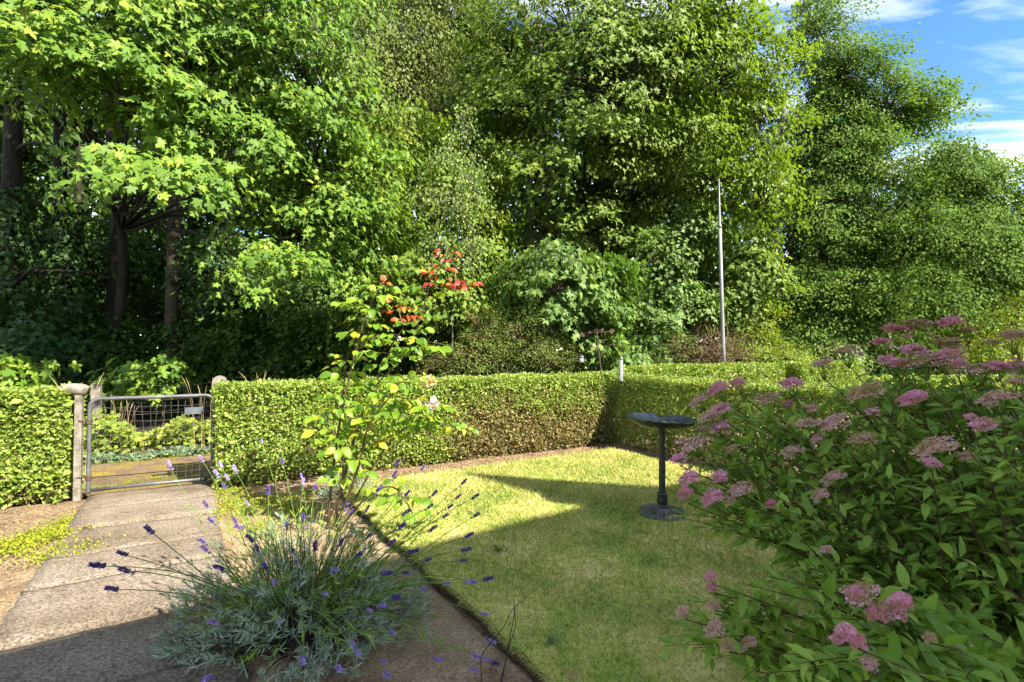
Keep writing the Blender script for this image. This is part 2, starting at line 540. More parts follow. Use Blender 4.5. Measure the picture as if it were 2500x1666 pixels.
M['groundivy'] = leaf_mat('grey_green_ground_leaf', [(0, (0.07, 0.13, 0.05)), (0.6, (0.13, 0.20, 0.10)), (1, (0.22, 0.28, 0.16))], 0.25, 0.5, 0.4)
M['litter'] = leaf_mat('dry_leaf_litter', [(0, (0.10, 0.06, 0.03)), (0.5, (0.22, 0.14, 0.07)), (1, (0.36, 0.26, 0.14))], 0.1, 0.8, 0.1, tgain=(1, 0.9, 0.8))
M['moss'] = leaf_mat('moss_tuft', [(0, (0.12, 0.16, 0.015)), (0.6, (0.22, 0.25, 0.02)), (1, (0.34, 0.30, 0.04))], 0.2, 0.7, 0.1)
M['straw'] = leaf_mat('dry_grass_stalk', [(0, (0.40, 0.30, 0.14)), (1, (0.55, 0.44, 0.24))], 0.2, 0.7, 0.2, tgain=(1, 1, 0.8))
M['bark'] = surf_mat('bark', [(0.25, (0.030, 0.022, 0.014)), (0.6, (0.075, 0.058, 0.038)), (0.85, (0.13, 0.11, 0.075))], 6, 6, 0.9, 0.8, 30, vec_scale=(1, 1, 0.3), dist=0.02)
M['bark_dark'] = surf_mat('dark_bark', [(0.3, (0.012, 0.010, 0.007)), (0.8, (0.04, 0.032, 0.022))], 6, 6, 0.9, 0.8, 30, vec_scale=(1, 1, 0.3), dist=0.02)
M['bark_grey'] = surf_mat('grey_bark', [(0.3, (0.07, 0.065, 0.05)), (0.8, (0.20, 0.185, 0.15))], 6, 6, 0.9, 0.6, 30, vec_scale=(1, 1, 0.3), dist=0.02)
M['twig'] = surf_mat('hedge_twig', [(0.3, (0.09, 0.055, 0.03)), (0.8, (0.22, 0.15, 0.085))], 20, 3, 0.9, 0.3)
M['brown_stem'] = surf_mat('brown_green_stem', [(0.3, (0.05, 0.03, 0.015)), (0.8, (0.13, 0.08, 0.035))], 20, 3, 0.7, 0.2)
M['rose_stem'] = surf_mat('rose_stem', [(0.3, (0.045, 0.02, 0.012)), (0.55, (0.07, 0.045, 0.016)), (0.8, (0.12, 0.12, 0.03))], 5, 3, 0.5, 0.2, spec=0.5)
M['black_stem'] = surf_mat('black_dead_stem', [(0.3, (0.012, 0.01, 0.008)), (0.8, (0.04, 0.03, 0.025))], 20, 3, 0.8, 0.2)
M['galv'] = surf_mat('galvanised_steel', [(0.3, (0.07, 0.072, 0.075)), (0.6, (0.15, 0.153, 0.157)), (0.85, (0.25, 0.253, 0.257))], 9, 6, 0.5, 0.15, 60, metallic=0.55, spec=0.5, dist=0.003)
M['wire'] = surf_mat('old_wire', [(0.3, (0.05, 0.042, 0.035)), (0.7, (0.14, 0.125, 0.105))], 15, 4, 0.6, 0.0, metallic=0.4)
M['plate'] = surf_mat('zinc_plate', [(0.3, (0.10, 0.11, 0.125)), (0.8, (0.19, 0.20, 0.22))], 14, 5, 0.45, 0.1, metallic=0.5)
M['concrete_post'] = surf_mat('weathered_concrete', [(0.30, (0.07, 0.06, 0.04)), (0.5, (0.17, 0.15, 0.12)), (0.8, (0.27, 0.245, 0.205))], 14, 7, 0.9, 0.6, 70, fine=(90, 0.25), dist=0.004)
M['pole'] = surf_mat('lamp_post_paint', [(0.3, (0.17, 0.175, 0.17)), (0.8, (0.26, 0.265, 0.255))], 3, 5, 0.5, 0.1, 40, spec=0.4)
M['rust'] = surf_mat('rusty_iron', [(0.3, (0.045, 0.026, 0.02)), (0.8, (0.11, 0.062, 0.045))], 12, 5, 0.8, 0.3)
M['blackmetal'] = surf_mat('black_green_cast_plastic', [(0.3, (0.010, 0.011, 0.011)), (0.6, (0.024, 0.026, 0.025)), (0.85, (0.06, 0.064, 0.06))], 9, 5, 0.42, 0.25, 60, spec=0.5, dist=0.003)
M['base_grey'] = surf_mat('weathered_cast_base', [(0.3, (0.035, 0.038, 0.038)), (0.7, (0.085, 0.09, 0.09)), (0.85, (0.16, 0.165, 0.16))], 14, 6, 0.6, 0.4, 60, spec=0.4, dist=0.004)
M['bowl'] = surf_mat('dark_blue_bowl', [(0.3, (0.022, 0.026, 0.036)), (0.7, (0.06, 0.068, 0.085))], 6, 5, 0.32, 0.1, 50, spec=0.6, dist=0.002)
M['soil'] = surf_mat('dry_soil', [(0.30, (0.085, 0.052, 0.026)), (0.5, (0.20, 0.138, 0.078)), (0.75, (0.29, 0.215, 0.135))], 3.5, 8, 0.95, 1.0, 60, fine=(55, 0.6), dist=0.012)
M['bed'] = surf_mat('pale_gritty_bed_soil', [(0.30, (0.14, 0.088, 0.045)), (0.5, (0.265, 0.185, 0.108)), (0.75, (0.36, 0.27, 0.17))], 4, 8, 0.95, 1.0, 60, fine=(80, 0.5), dist=0.01)
M['woodfloor'] = surf_mat('woodland_floor', [(0.3, (0.02, 0.018, 0.01)), (0.55, (0.05, 0.045, 0.02)), (0.8, (0.085, 0.10, 0.03))], 2.0, 8, 0.95, 0.8, 30, fine=(25, 0.4), dist=0.03)
M['darksoil'] = surf_mat('cut_lawn_edge_earth', [(0.3, (0.03, 0.02, 0.01)), (0.7, (0.085, 0.06, 0.03))], 15, 6, 0.95, 0.8, 60, dist=0.02)
M['slab'] = surf_mat('aggregate_concrete_slab', [(0.33, (0.055, 0.036, 0.022)), (0.43, (0.135, 0.102, 0.07)), (0.55, (0.19, 0.152, 0.112)), (0.9, (0.25, 0.205, 0.16))], 1.5, 9, 0.92, 1.0, 90, fine=(70, 0.65), dist=0.012)
M['lane'] = surf_mat('mossy_lane', [(0.32, (0.07, 0.045, 0.025)), (0.46, (0.14, 0.095, 0.055)), (0.56, (0.17, 0.12, 0.025)), (0.72, (0.22, 0.17, 0.015))], 2.6, 8, 0.95, 0.7, 60, fine=(50, 0.35), dist=0.01)
M['render'] = surf_mat('pale_wall_render', [(0.3, (0.60, 0.57, 0.50)), (0.8, (0.72, 0.69, 0.63))], 3, 6, 0.9, 0.4, 80)
M['roof'] = surf_mat('roof_tile', [(0.3, (0.12, 0.06, 0.04)), (0.8, (0.22, 0.12, 0.08))], 3, 6, 0.9, 0.4, 30)
M['glass'] = surf_mat('dark_window_glass', [(0.3, (0.02, 0.025, 0.03)), (0.8, (0.03, 0.035, 0.04))], 1, 2, 0.08, 0, spec=0.8)
M['whitewood'] = surf_mat('white_paint', [(0.3, (0.70, 0.70, 0.68)), (0.8, (0.80, 0.80, 0.78))], 3, 4, 0.5, 0)
M['slatwood'] = surf_mat('faded_timber', [(0.3, (0.30, 0.21, 0.17)), (0.8, (0.50, 0.40, 0.34))], 6, 5, 0.8, 0.3, vec_scale=(1, 1, 6))
M['slate'] = surf_mat('grey_slate', [(0.3, (0.20, 0.22, 0.25)), (0.8, (0.34, 0.36, 0.40))], 6, 5, 0.7, 0.3)


def lawn_mat(name, blade):
    m, N, L, bs = new_mat(name)
    ge = N.new('ShaderNodeNewGeometry')
    n1 = N.new('ShaderNodeTexNoise'); n1.inputs['Scale'].default_value = 1.9; n1.inputs['Detail'].default_value = 7; n1.inputs['Roughness'].default_value = 0.72
    L.new(ge.outputs['Position'], n1.inputs['Vector'])
    src = n1.outputs['Fac']
    if blade:
        a = N.new('ShaderNodeAttribute'); a.attribute_name = 'rnd'
        mm = N.new('ShaderNodeMix'); mm.data_type = 'FLOAT'; mm.inputs[0].default_value = 0.42
        L.new(src, mm.inputs[2]); L.new(a.outputs['Fac'], mm.inputs[3])
        src = mm.outputs[0]
    mr = N.new('ShaderNodeMapRange'); mr.inputs['From Min'].default_value = 0.30; mr.inputs['From Max'].default_value = 0.70
    L.new(src, mr.inputs['Value'])
    r = ramp(N, [(0.0, (0.10, 0.20, 0.03)), (0.25, (0.21, 0.30, 0.045)), (0.52, (0.38, 0.39, 0.08)), (0.76, (0.57, 0.49, 0.17)), (1.0, (0.68, 0.58, 0.30))])
    L.new(mr.outputs[0], r.inputs[0])
    L.new(r.outputs[0], bs.inputs['Base Color'])
    bs.inputs['Roughness'].default_value = 0.7
    bs.inputs['Specular IOR Level'].default_value = 0.2
    if blade:
        tr = N.new('ShaderNodeBsdfTranslucent'); L.new(r.outputs[0], tr.inputs['Color'])
        ms = N.new('ShaderNodeMixShader'); ms.inputs[0].default_value = 0.35
        L.new(bs.outputs[0], ms.inputs[1]); L.new(tr.outputs[0], ms.inputs[2])
        L.new(ms.outputs[0], N['Material Output'].inputs['Surface'])
    return m


M['lawn'] = lawn_mat('lawn_thatch', False)
M['grass'] = lawn_mat('grass_blade', True)

# ================================================================== the setting
HA0 = np.array([-2.99, 4.86])                       # hedge along the lane: left end of its garden face
HD = unit(np.array([0.879, 0.477]))                 # its direction
HN = np.array([-HD[1], HD[0]])                      # towards the lane
HB1 = HA0 + HD * 5.15                               # inner corner with the side hedge
BD = unit(np.array([0.53, -0.848]))                 # direction of the side hedge
BN = np.array([-BD[1], BD[0]])                      # away from the lawn (to the right)
LD = unit(np.array([0.561, -0.828]))                # direction of lawn edge and path
LN = np.array([-LD[1], LD[0]])                      # rightwards across path and lawn


def sheet(name, pts, z, mat, parent=None, n=1):
    mb = MB()
    mb.put([(p[0], p[1], z) for p in pts], [tuple(range(len(pts)))])
    o = mb.build(name, mat, parent)
    if parent is None:
        o['kind'] = 'structure'
    return o


def bumpy(name, corner, u, v, lu, lv, nu, nv, hfun, mat):
    """a displaced grid sheet"""
    U, V = np.meshgrid(np.linspace(0, lu, nu), np.linspace(0, lv, nv), indexing='ij')
    X = corner[0] + U * u[0] + V * v[0]
    Y = corner[1] + U * u[1] + V * v[1]
    P = np.stack([X, Y, np.zeros_like(X)], -1)
    P[..., 2] = hfun(P)
    idx = np.arange(nu * nv).reshape(nu, nv)
    Q = np.stack([idx[:-1, :-1], idx[1:, :-1], idx[1:, 1:], idx[:-1, 1:]], -1).reshape(-1, 4)
    me = tri_mesh(name, P.reshape(-1, 3), Q)
    o = add(name, me, mat, None, True)
    o['kind'] = 'structure'
    return o


sheet('ground', [(-600, -600), (600, -600), (600, 900), (-600, 900)], -0.03, M['woodfloor'])
# garden soil: from the house to the lane hedge
c0 = HA0 + HD * -7 + HN * 0.35 - HN * 12.0
bumpy('garden_soil', c0, HD, HN, 26.0, 12.0, 150, 70, lambda P: 0.008 * vn(P, 2.2) + 0.006 * vn(P, 9, 2.0) - 0.008, M['soil'])
bumpy('planting_bed', np.array([-3.14, 5.05]) + LD * 0.25 + LN * -0.06, LD, LN, 4.6, 1.06, 60, 16, lambda P: 0.006 * vn(P, 2.2) + 0.005 * vn(P, 9, 2.0) + 0.006, M['bed'])
# lane beyond the gate, and the verge
l0 = HA0 + HD * -12 + HN * 0.40
bumpy('lane', l0, HD, HN, 34.0, 1.75, 120, 10, lambda P: 0.004 * vn(P, 1.5) + 0.006, M['lane'])
mbv = MB()
a = l0 + HN * 1.75
ln = HD * 34
prof = [(0.0, 0.0), (0.06, 0.05), (0.5, 0.13), (1.2, 0.18), (3.5, 0.10), (3.6, -0.04)]
V = []
for o_, z_ in prof:
    for t in np.linspace(0, 1, 40):
        p = a + HN * o_ + ln * t
        V.append((p[0], p[1], z_ + 0.03 * math.sin(t * 61 + o_ * 5) * (1 if 0 < o_ < 3.5 else 0)))
mbv.put(V, [(i * 40 + j, i * 40 + j + 1, (i + 1) * 40 + j + 1, (i + 1) * 40 + j) for i in range(len(prof) - 1) for j in range(39)])
mbv.build('verge_bank', M['woodfloor'], None, True)['kind'] = 'structure'

# ---- lawn: raised turf with a cut edge on the path side
LE0 = np.array([-0.743, 3.35])                       # a point on the cut edge
EDGE = [LE0 + LD * t for t in np.linspace(-1.75, 3.6, 36)]
SB = 0.50                                           # bare strip under the hedges


def inter(p, d, q, e):
    m = np.array([[d[0], -e[0]], [d[1], -e[1]]])
    t = np.linalg.solve(m, q - p)
    return p + d * t[0]


farL = inter(LE0, LD, HA0 - HN * (SB + 0.1), HD)
farR = inter(HA0 - HN * SB, HD, HB1 - BN * 0.45, BD)
nearL = LE0 + LD * 3.6
nearR = HB1 - BN * 0.45 + BD * 6.6
LAWN_Z = 0.07


def wob(p, q, n, amp, seed):
    t = np.linspace(0, 1, n)[:-1]
    d = unit(q - p); nn_ = np.array([-d[1], d[0]])
    L_ = np.linalg.norm(q - p)
    return [p + (q - p) * k + nn_ * amp * (math.sin(k * L_ * 7 + seed) + 0.6 * math.sin(k * L_ * 17 + seed * 3) + 0.5 * math.sin(k * L_ * 41 + seed)) for k in t]


outline = wob(farL, nearL, 90, 0.010, 1.0) + wob(nearL, nearR, 10, 0.0, 0) + wob(nearR, farR, 60, 0.022, 2.0) + wob(farR, farL, 50, 0.022, 4.0)
OUT = np.array(outline)


def inside(P, poly_):
    x, y = P[:, 0], P[:, 1]
    c = np.zeros(len(P), bool)
    n = len(poly_)
    j = n - 1
    for i in range(n):
        xi, yi = poly_[i]; xj, yj = poly_[j]
        cond = ((yi > y) != (yj > y)) & (x < (xj - xi) * (y - yi) / (yj - yi + 1e-12) + xi)
        c ^= cond
        j = i
    return c


mb = MB()
n = len(OUT)
top = [(p[0], p[1], LAWN_Z) for p in OUT]
low = [(p[0] + 0.0, p[1], -0.03) for p in OUT]
mb.put(top, [tuple(range(n))])
lawn = mb.build('lawn', M['lawn']); lawn['kind'] = 'structure'
mb = MB()
mb.put([(p[0], p[1], LAWN_Z - 0.002) for p in OUT] + low, [(i, (i + 1) % n, n + (i + 1) % n, n + i) for i in range(n)])
mb.build('lawn_edge', M['darksoil'])['kind'] = 'structure'

# grass blades on the lawn
lo, hi = OUT.min(0), OUT.max(0)
NB = 760000
P2 = lo + rng.random((NB, 2)) * (hi - lo)
P2 = P2[inside(P2, OUT)]
P3 = np.column_stack([P2, np.full(len(P2), LAWN_Z)])
vis, dep = in_view(P3)
keep = vis & (rng.random(len(P3)) < np.clip(2.6 / dep, 0.25, 1.0))
P3 = P3[keep]; dep = dep[keep]
nb = len(P3)
tuft = np.clip(0.5 + 0.6 * vn(P3, 2.6, 1.0), 0, 1)
d = rdir(nb); d[:, 2] = np.abs(d[:, 2]) * 0.9 + 0.25
d = unit(d)
ln_ = (0.014 + 0.024 * rng.random(nb) ** 1.5) * (0.75 + 0.5 * tuft) * np.clip(dep / 3.0, 0.9, 1.5)
s = unit(np.cross(d, rdir(nb)))
w = 0.0016 * np.clip(dep / 2.2, 1, 2.4)
V = np.stack([P3 - s * w[:, None], P3 + s * w[:, None], P3 + d * ln_[:, None]], 1).reshape(-1, 3)
T = np.arange(3 * nb).reshape(-1, 3)
g = add('grass', tri_mesh('grass', V, T, np.repeat(rng.random(nb), 3)), M['grass'], kind='stuff')
g['label'] = 'short mown grass, green with straw coloured patches, covering the lawn'
g['category'] = 'grass'
# longer fringe hanging over the cut edge
ne = 9000
ii = rng.integers(0, 89, ne); tt = rng.random(ne)[:, None]
pe = OUT[ii] * (1 - tt) + OUT[ii + 1] * tt
pe = np.column_stack([pe, np.full(ne, LAWN_Z - 0.012 * rng.random(ne))])
d = np.column_stack([np.full(ne, -LN[0]), np.full(ne, -LN[1]), np.zeros(ne)]) * (0.2 + rng.random((ne, 1))) + rdir(ne) * 0.8
d[:, 2] = d[:, 2] * 0.7 + 0.05
d = unit(d)
s = unit(np.cross(d, rdir(ne)))
le = 0.015 + 0.03 * rng.random(ne)
V = np.stack([pe - s * 0.0018, pe + s * 0.0018, pe + d * le[:, None]], 1).reshape(-1, 3)
g = add('grass_fringe', tri_mesh('grass_fringe', V, np.arange(3 * ne).reshape(-1, 3), np.repeat(rng.random(ne), 3)), M['grass'], kind='stuff')
g['label'] = 'ragged grass fringe hanging over the cut lawn edge'
g['category'] = 'grass'

# ---- garden path: concrete slabs from the gate towards the house
path = thing('garden_path', 'worn concrete slab path leading from the house to the gate', 'path', (-3.55, 4.75, 0))
path['kind'] = 'structure'
del path['label'], path['category']
PL0 = np.array([-4.06, 4.62]); PW = 1.06
PR0 = np.array([-3.14, 5.05])
t0 = -0.12
lens_ = [0.62, 0.50, 0.66, 0.54, 0.64, 0.58, 0.66, 0.62, 0.6]
for i, L_ in enumerate(lens_):
    a0 = PL0 + LD * (t0 + 0.018); a1 = PL0 + LD * (t0 + L_ - 0.018)
    b0 = PR0 + LD * (t0 - 0.05 + 0.018 + 0.06 * math.sin(i)); b1 = PR0 + LD * (t0 - 0.05 + L_ - 0.018 + 0.06 * math.sin(i + 1))
    t0 += L_
    zt = 0.030 + 0.012 * math.sin(i * 2.3)
    tilt = 0.008 * math.sin(i * 4.1 + 1)
    m = 14
    A = [a0 + (a1 - a0) * k for k in np.linspace(0, 1, m)]
    B = [b0 + (b1 - b0) * k for k in np.linspace(0, 1, m)]
    V, Fc = [], []
    nx = 16
    for r_ in range(m):
        for c_ in range(nx):
            q = A[r_] + (B[r_] - A[r_]) * c_ / (nx - 1)
            e = min(r_, m - 1 - r_, c_, nx - 1 - c_)
            jit = 0.007 * (math.sin(r_ * 2.1 + i * 3 + c_ * 1.7) + 0.7 * math.sin(r_ * 5.3 + c_ * 4.1 + i)) * (1 if e == 0 else 0)
            q = q + LN * (jit if c_ in (0, nx - 1) else 0) + LD * (0.5 * jit if r_ in (0, m - 1) else 0)
            z_ = zt + tilt * (r_ / (m - 1) - 0.5) * 2 - (0.006 if e == 0 else 0) + 0.0025 * math.sin(q[0] * 13 + q[1] * 7)
            V.append((q[0], q[1], z_))
    Fc = [(r_ * nx + c_, r_ * nx + c_ + 1, (r_ + 1) * nx + c_ + 1, (r_ + 1) * nx + c_) for r_ in range(m - 1) for c_ in range(nx - 1)]
    ring = [c_ for c_ in range(nx)] + [r_ * nx + nx - 1 for r_ in range(1, m)] + [(m - 1) * nx + c_ for c_ in range(nx - 2, -1, -1)] + [r_ * nx for r_ in range(m - 2, 0, -1)]
    nv0 = len(V)
    V += [(V[k][0], V[k][1], -0.05) for k in ring]
    R_ = len(ring)
    Fc += [(ring[k], nv0 + k, nv0 + (k + 1) % R_, ring[(k + 1) % R_]) for k in range(R_)]
    mb = MB(); mb.put(V, Fc)
    mb.build('slab', M['slab'], path, True)

# ---- litter, moss and small weeds on the soil (uncountable)
def scatter_ground(name, label, cat, mat, centres, rad, count, size, tpl, z=0.0, upright=0.3):
    C_ = np.array([c[:2] for c in centres])
    k = rng.integers(len(C_), size=count)
    r_ = np.array([rad] * len(C_)) if np.isscalar(rad) else np.array(rad)
    q = C_[k] + rng.normal(size=(count, 2)) * r_[k][:, None] * 0.5
    pos = np.column_stack([q, np.full(count, z) + rng.random(count) * 0.012])
    d_ = rdir(count); d_[:, 2] = np.abs(d_[:, 2]) * upright + 0.05
    n_ = rdir(count) * 0.5 + [0, 0, 1]
    V, T = leaf_arrays(pos, d_, n_, size * (0.6 + 0.8 * rng.random(count)), tpl)
    o = add(name, tri_mesh(name, V, T, np.repeat(rng.random(count), len(tpl[0]))), mat, kind='stuff')
    o['label'] = label
    o['category'] = cat
    return o


hb = [HA0 + HD * t - HN * 0.22 for t in np.linspace(0.2, 5.0, 40)] + [HB1 - BN * 0.22 + BD * t for t in np.linspace(0, 4, 30)]
scatter_ground('leaf_litter', 'brown dry leaf litter on the bare strip below the hedges', 'leaf litter', M['litter'], hb, 0.36, 9000, 0.020, OVAL2, 0.005)
pb = [PL0 + LD * t - LN * (0.25 + 0.3 * rng.random()) for t in np.linspace(0.1, 3.2, 30)]
scatter_ground('twig_litter', 'small brown litter on the soil left of the path', 'leaf litter', M['litter'], pb, 0.45, 4000, 0.018, OVALN, 0.004)
mc = [gr(60, 1330), gr(130, 1300), gr(20, 1345), gr(200, 1270), gr(95, 1315), gr(240, 1262), gr(160, 1350)]
scatter_ground('moss', 'yellow green moss and creeping weeds beside the path under the left hedge', 'moss', M['moss'], mc, 0.22, 5200, 0.020, OVAL2, 0.006, 0.8)
mc = [gr(620, 1225), gr(680, 1240), gr(740, 1250), gr(580, 1250), gr(650, 1285), gr(560, 1210), gr(545, 1235), gr(720, 1215), gr(900, 1200), gr(530, 1200)]
scatter_ground('moss', 'bright green moss on the soil between path and rose bush', 'moss', M['moss'], mc, 0.26, 8000, 0.018, OVAL2, 0.006, 0.8)
mc = [l0 + HD * (12 + t) + HN * (0.22 + 0.25 * abs(math.sin(t * 3))) for t in np.linspace(-2.2, 0.4, 14)] + [l0 + HD * (12 + t) + HN * 1.68 for t in np.linspace(-3.2, 1.2, 16)]
scatter_ground('lane_moss', 'orange yellow moss growing on the lane behind the gate', 'moss', M['moss'], mc, 0.12, 6000, 0.014, OVAL2, 0.01, 0.6)
pebbles_c = [LE0 - LN * (0.15 + 0.7 * rng.random()) + LD * t for t in np.linspace(-0.6, 2.0, 30)]
np_ = 900
k = rng.integers(30, size=np_)
q = np.array(pebbles_c)[k] + rng.normal(size=(np_, 2)) * 0.14
V, T = [], []
oct_v = np.array([(1, 0, 0), (-1, 0, 0), (0, 1, 0), (0, -1, 0), (0, 0, 0.7), (0, 0, -0.7)])
oct_f = np.array([(0, 2, 4), (2, 1, 4), (1, 3, 4), (3, 0, 4), (2, 0, 5), (1, 2, 5), (3, 1, 5), (0, 3, 5)])
sz = 0.002 + 0.005 * rng.random(np_) ** 3
V = (oct_v[None] * sz[:, None, None] * (0.7 + 0.6 * rng.random((np_, 6, 1))) + np.column_stack([q, np.full(np_, 0.004)])[:, None, :]).reshape(-1, 3)
T = (oct_f[None] + (np.arange(np_) * 6)[:, None, None]).reshape(-1, 3)
o = add('gravel', tri_mesh('gravel', V, T), M['concrete_post'], kind='stuff')
o['label'] = 'scattered pale grit on the bare soil beside the lawn edge'; o['category'] = 'gravel'

# ================================================================== clipped hedges
def hedge(label, p0, dirn, nrm, L_, W=0.58, H=1.05, dens=7000, back=0.25, leafs=0.028, dryf=None, ends=(1, 1), seed=0.0, cat='hedge'):
    """p0: near-face left foot; nrm points from the near face to the back"""
    c = p0 + dirn * L_ / 2 + nrm * W / 2
    t = thing('privet_hedge', label, cat, (c[0], c[1], 0))
    d3 = np.array([dirn[0], dirn[1], 0]); n3 = np.array([nrm[0], nrm[1], 0]); z3 = np.array([0, 0, 1.0])
    faces = [('f', L_, H, 1.0), ('b', L_, H, back), ('t', L_, W, 1.1), ('l', W, H, ends[0]), ('r', W, H, ends[1])]
    PP, NN, SS, DD = [], [], [], []
    for layer, (ds, sm, depth0, depth1) in enumerate(((dens, 1.0, -0.012, 0.055), (dens * 0.26, 2.0, 0.05, 0.16))):
        for f, a_, b_, k_ in faces:
            n_ = int(a_ * b_ * ds * k_)
            if n_ < 1:
                continue
            u, v = rng.random(n_) * a_, rng.random(n_) * b_
            dep_ = depth0 + (depth1 - depth0) * rng.random(n_) ** 1.3
            if f == 'f':
                P_ = p0[None] * 0; P_ = np.column_stack([np.outer(u, dirn) + p0, v]); N_ = -n3
            elif f == 'b':
                P_ = np.column_stack([np.outer(u, dirn) + p0 + nrm * W, v]); N_ = n3
            elif f == 't':
                P_ = np.column_stack([np.outer(u, dirn) + np.outer(v, nrm) + p0, np.full(n_, H)]); N_ = z3
            elif f == 'l':
                P_ = np.column_stack([np.outer(u, nrm) + p0, v]); N_ = -d3
            else:
                P_ = np.column_stack([np.outer(u, nrm) + p0 + dirn * L_, v]); N_ = d3
            N_ = np.repeat(N_[None], n_, 0)
            # round the top shoulders and swell the faces a little
            if f in 'fb':
                over = np.clip((P_[:, 2] - (H - 0.10)) / 0.10, 0, 1)
                P_ -= N_ * (0.045 * over ** 2)[:, None]
                N_ = unit(N_ + z3 * over[:, None] * 0.8)
                foot = np.clip((0.22 - P_[:, 2]) / 0.22, 0, 1)
                P_ -= N_ * (0.10 * foot ** 1.5)[:, None]
            sw = 0.020 * vn(P_, 2.4, seed) + 0.012 * vn(P_, 7.0, seed + 1) + 0.010 * vn(P_, 18.0, seed + 3)
            P_ = P_ + N_ * (sw - dep_)[:, None]
            PP.append(P_); NN.append(N_); SS.append(np.full(n_, sm)); DD.append(np.full(n_, layer))
    P_ = np.concatenate(PP); N_ = np.concatenate(NN); S_ = np.concatenate(SS); D_ = np.concatenate(DD)
    u = (P_[:, :2] - p0) @ dirn
    gaps = vn(P_, 5.5, seed + 5) + 0.6 * vn(P_, 13, seed + 7)
    low = np.clip((0.20 - P_[:, 2]) / 0.2, 0, 1)
    dry = np.zeros(len(P_))
    if dryf is not None:
        dry = np.clip(dryf(u, P_[:, 2]) + 0.22 * gaps, 0, 1)
    dry = np.maximum(dry, 0.35 * low)
    pr = rng.random(len(P_))
    keep_ = (pr > 0.62 * np.clip((gaps - 0.35) * 2.5, 0, 1)) & ((pr > 0.50 * low) | (D_ > 0)) & (pr > 0.38 * dry * np.where(D_ > 0, 0.3, 1.0)) & (P_[:, 2] > 0.015)
    P_, N_, S_, dry, D_ = P_[keep_], N_[keep_], S_[keep_], dry[keep_], D_[keep_]
    n_ = len(P_)
    nn_ = unit(N_ * 0.75 + rdir(n_) * 0.85 + z3 * 0.25)
    dd_ = unit(rdir(n_) + z3 * 0.25 + N_ * 0.35)
    size = leafs * S_ * (0.5 + 0.95 * rng.random(n_))
    isdry = (rng.random(n_) < dry * 1.0) * (0.6 + 0.4 * rng.random(n_))
    leaves(t, M['privet'], P_, dd_, nn_, size, OVAL2, dry=isdry, rest='foliage', smooth=False)
    # stray young shoots standing out of the clipped surface
    ns = int(L_ * 12)
    sp_, sd_, sn_ = [], [], []
    mb = MB()
    for i in range(ns):
        u_, w_ = rng.random() * L_, rng.random() * W
        if rng.random() < 0.6:
            a_ = np.array([*(p0 + dirn * u_ + nrm * w_), H - 0.02]); v_ = np.array([0, 0, 1.0]) + rdir(1)[0] * 0.35
        else:
            a_ = np.array([*(p0 + dirn * u_), 0.2 + (H - 0.3) * rng.random()]); v_ = -n3 * 0.8 + np.array([0, 0, 0.6]) + rdir(1)[0] * 0.3
        ll = 0.03 + 0.06 * rng.random()
        v_ = unit(v_) * ll
        mb.tube([a_ - v_ * 0.3, a_ + v_], [0.0016, 0.001], 3, False)
        for k_ in range(5):
            sp_.append(a_ + v_ * (0.3 + 0.7 * k_ / 4)); sd_.append(rdir(1)[0] + unit(v_) * 0.6); sn_.append(rdir(1)[0] + [0, 0, 0.6])
    leaves(t, M['privet'], np.array(sp_), np.array(sd_), np.array(sn_), leafs * (0.6 + 0.5 * rng.random(len(sp_))), OVAL2, rest='shoot_leaves', smooth=False, dry=np.zeros(len(sp_)))
    # woody twigs and stems inside
    k = int(L_ * 46)
    for i in range(k):
        u_, w_ = rng.random() * L_, 0.08 + rng.random() * (W - 0.16)
        b_ = p0 + dirn * u_ + nrm * w_
        top_ = b_ + (rng.random(2) - 0.5) * 0.3
        h_ = H * (0.5 + 0.42 * rng.random())
        mid = (b_ + top_) / 2 + (rng.random(2) - 0.5) * 0.2
        mb.tube([(b_[0], b_[1], -0.02), (mid[0], mid[1], h_ * 0.45), (top_[0], top_[1], h_)], [0.007, 0.005, 0.0025], 4, False)
    for i in range(int(L_ * 260)):
        u_ = rng.random() * L_
        z_ = 0.06 + rng.random() ** 0.9 * (H - 0.12)
        b_ = p0 + dirn * u_ + nrm * (0.035 + 0.06 * rng.random())
        v_ = rdir(1)[0] * (0.06 + 0.10 * rng.random())
        v_ -= n3 * 0.02
        a_ = np.array([b_[0], b_[1], z_])
        mb.tube([a_, a_ + v_], [0.0026, 0.0014], 3, False)
    mb.build('branches', M['twig'], t)['kind'] = 'stuff'
    return t


def dryA(u, z):
    g_ = np.clip((u - 2.5) / 0.9, 0, 1) * np.clip((5.3 - u) / 0.6, 0, 1)
    p1_ = np.exp(-((u - 3.15) / 0.45) ** 2) * np.clip((0.92 - z) / 0.5, 0, 1)
    return g_ * np.clip((0.66 - z) / 0.36, 0, 1) * 1.15 + 0.8 * p1_ + 0.25 * (z < 0.9) * (u > 2.4)


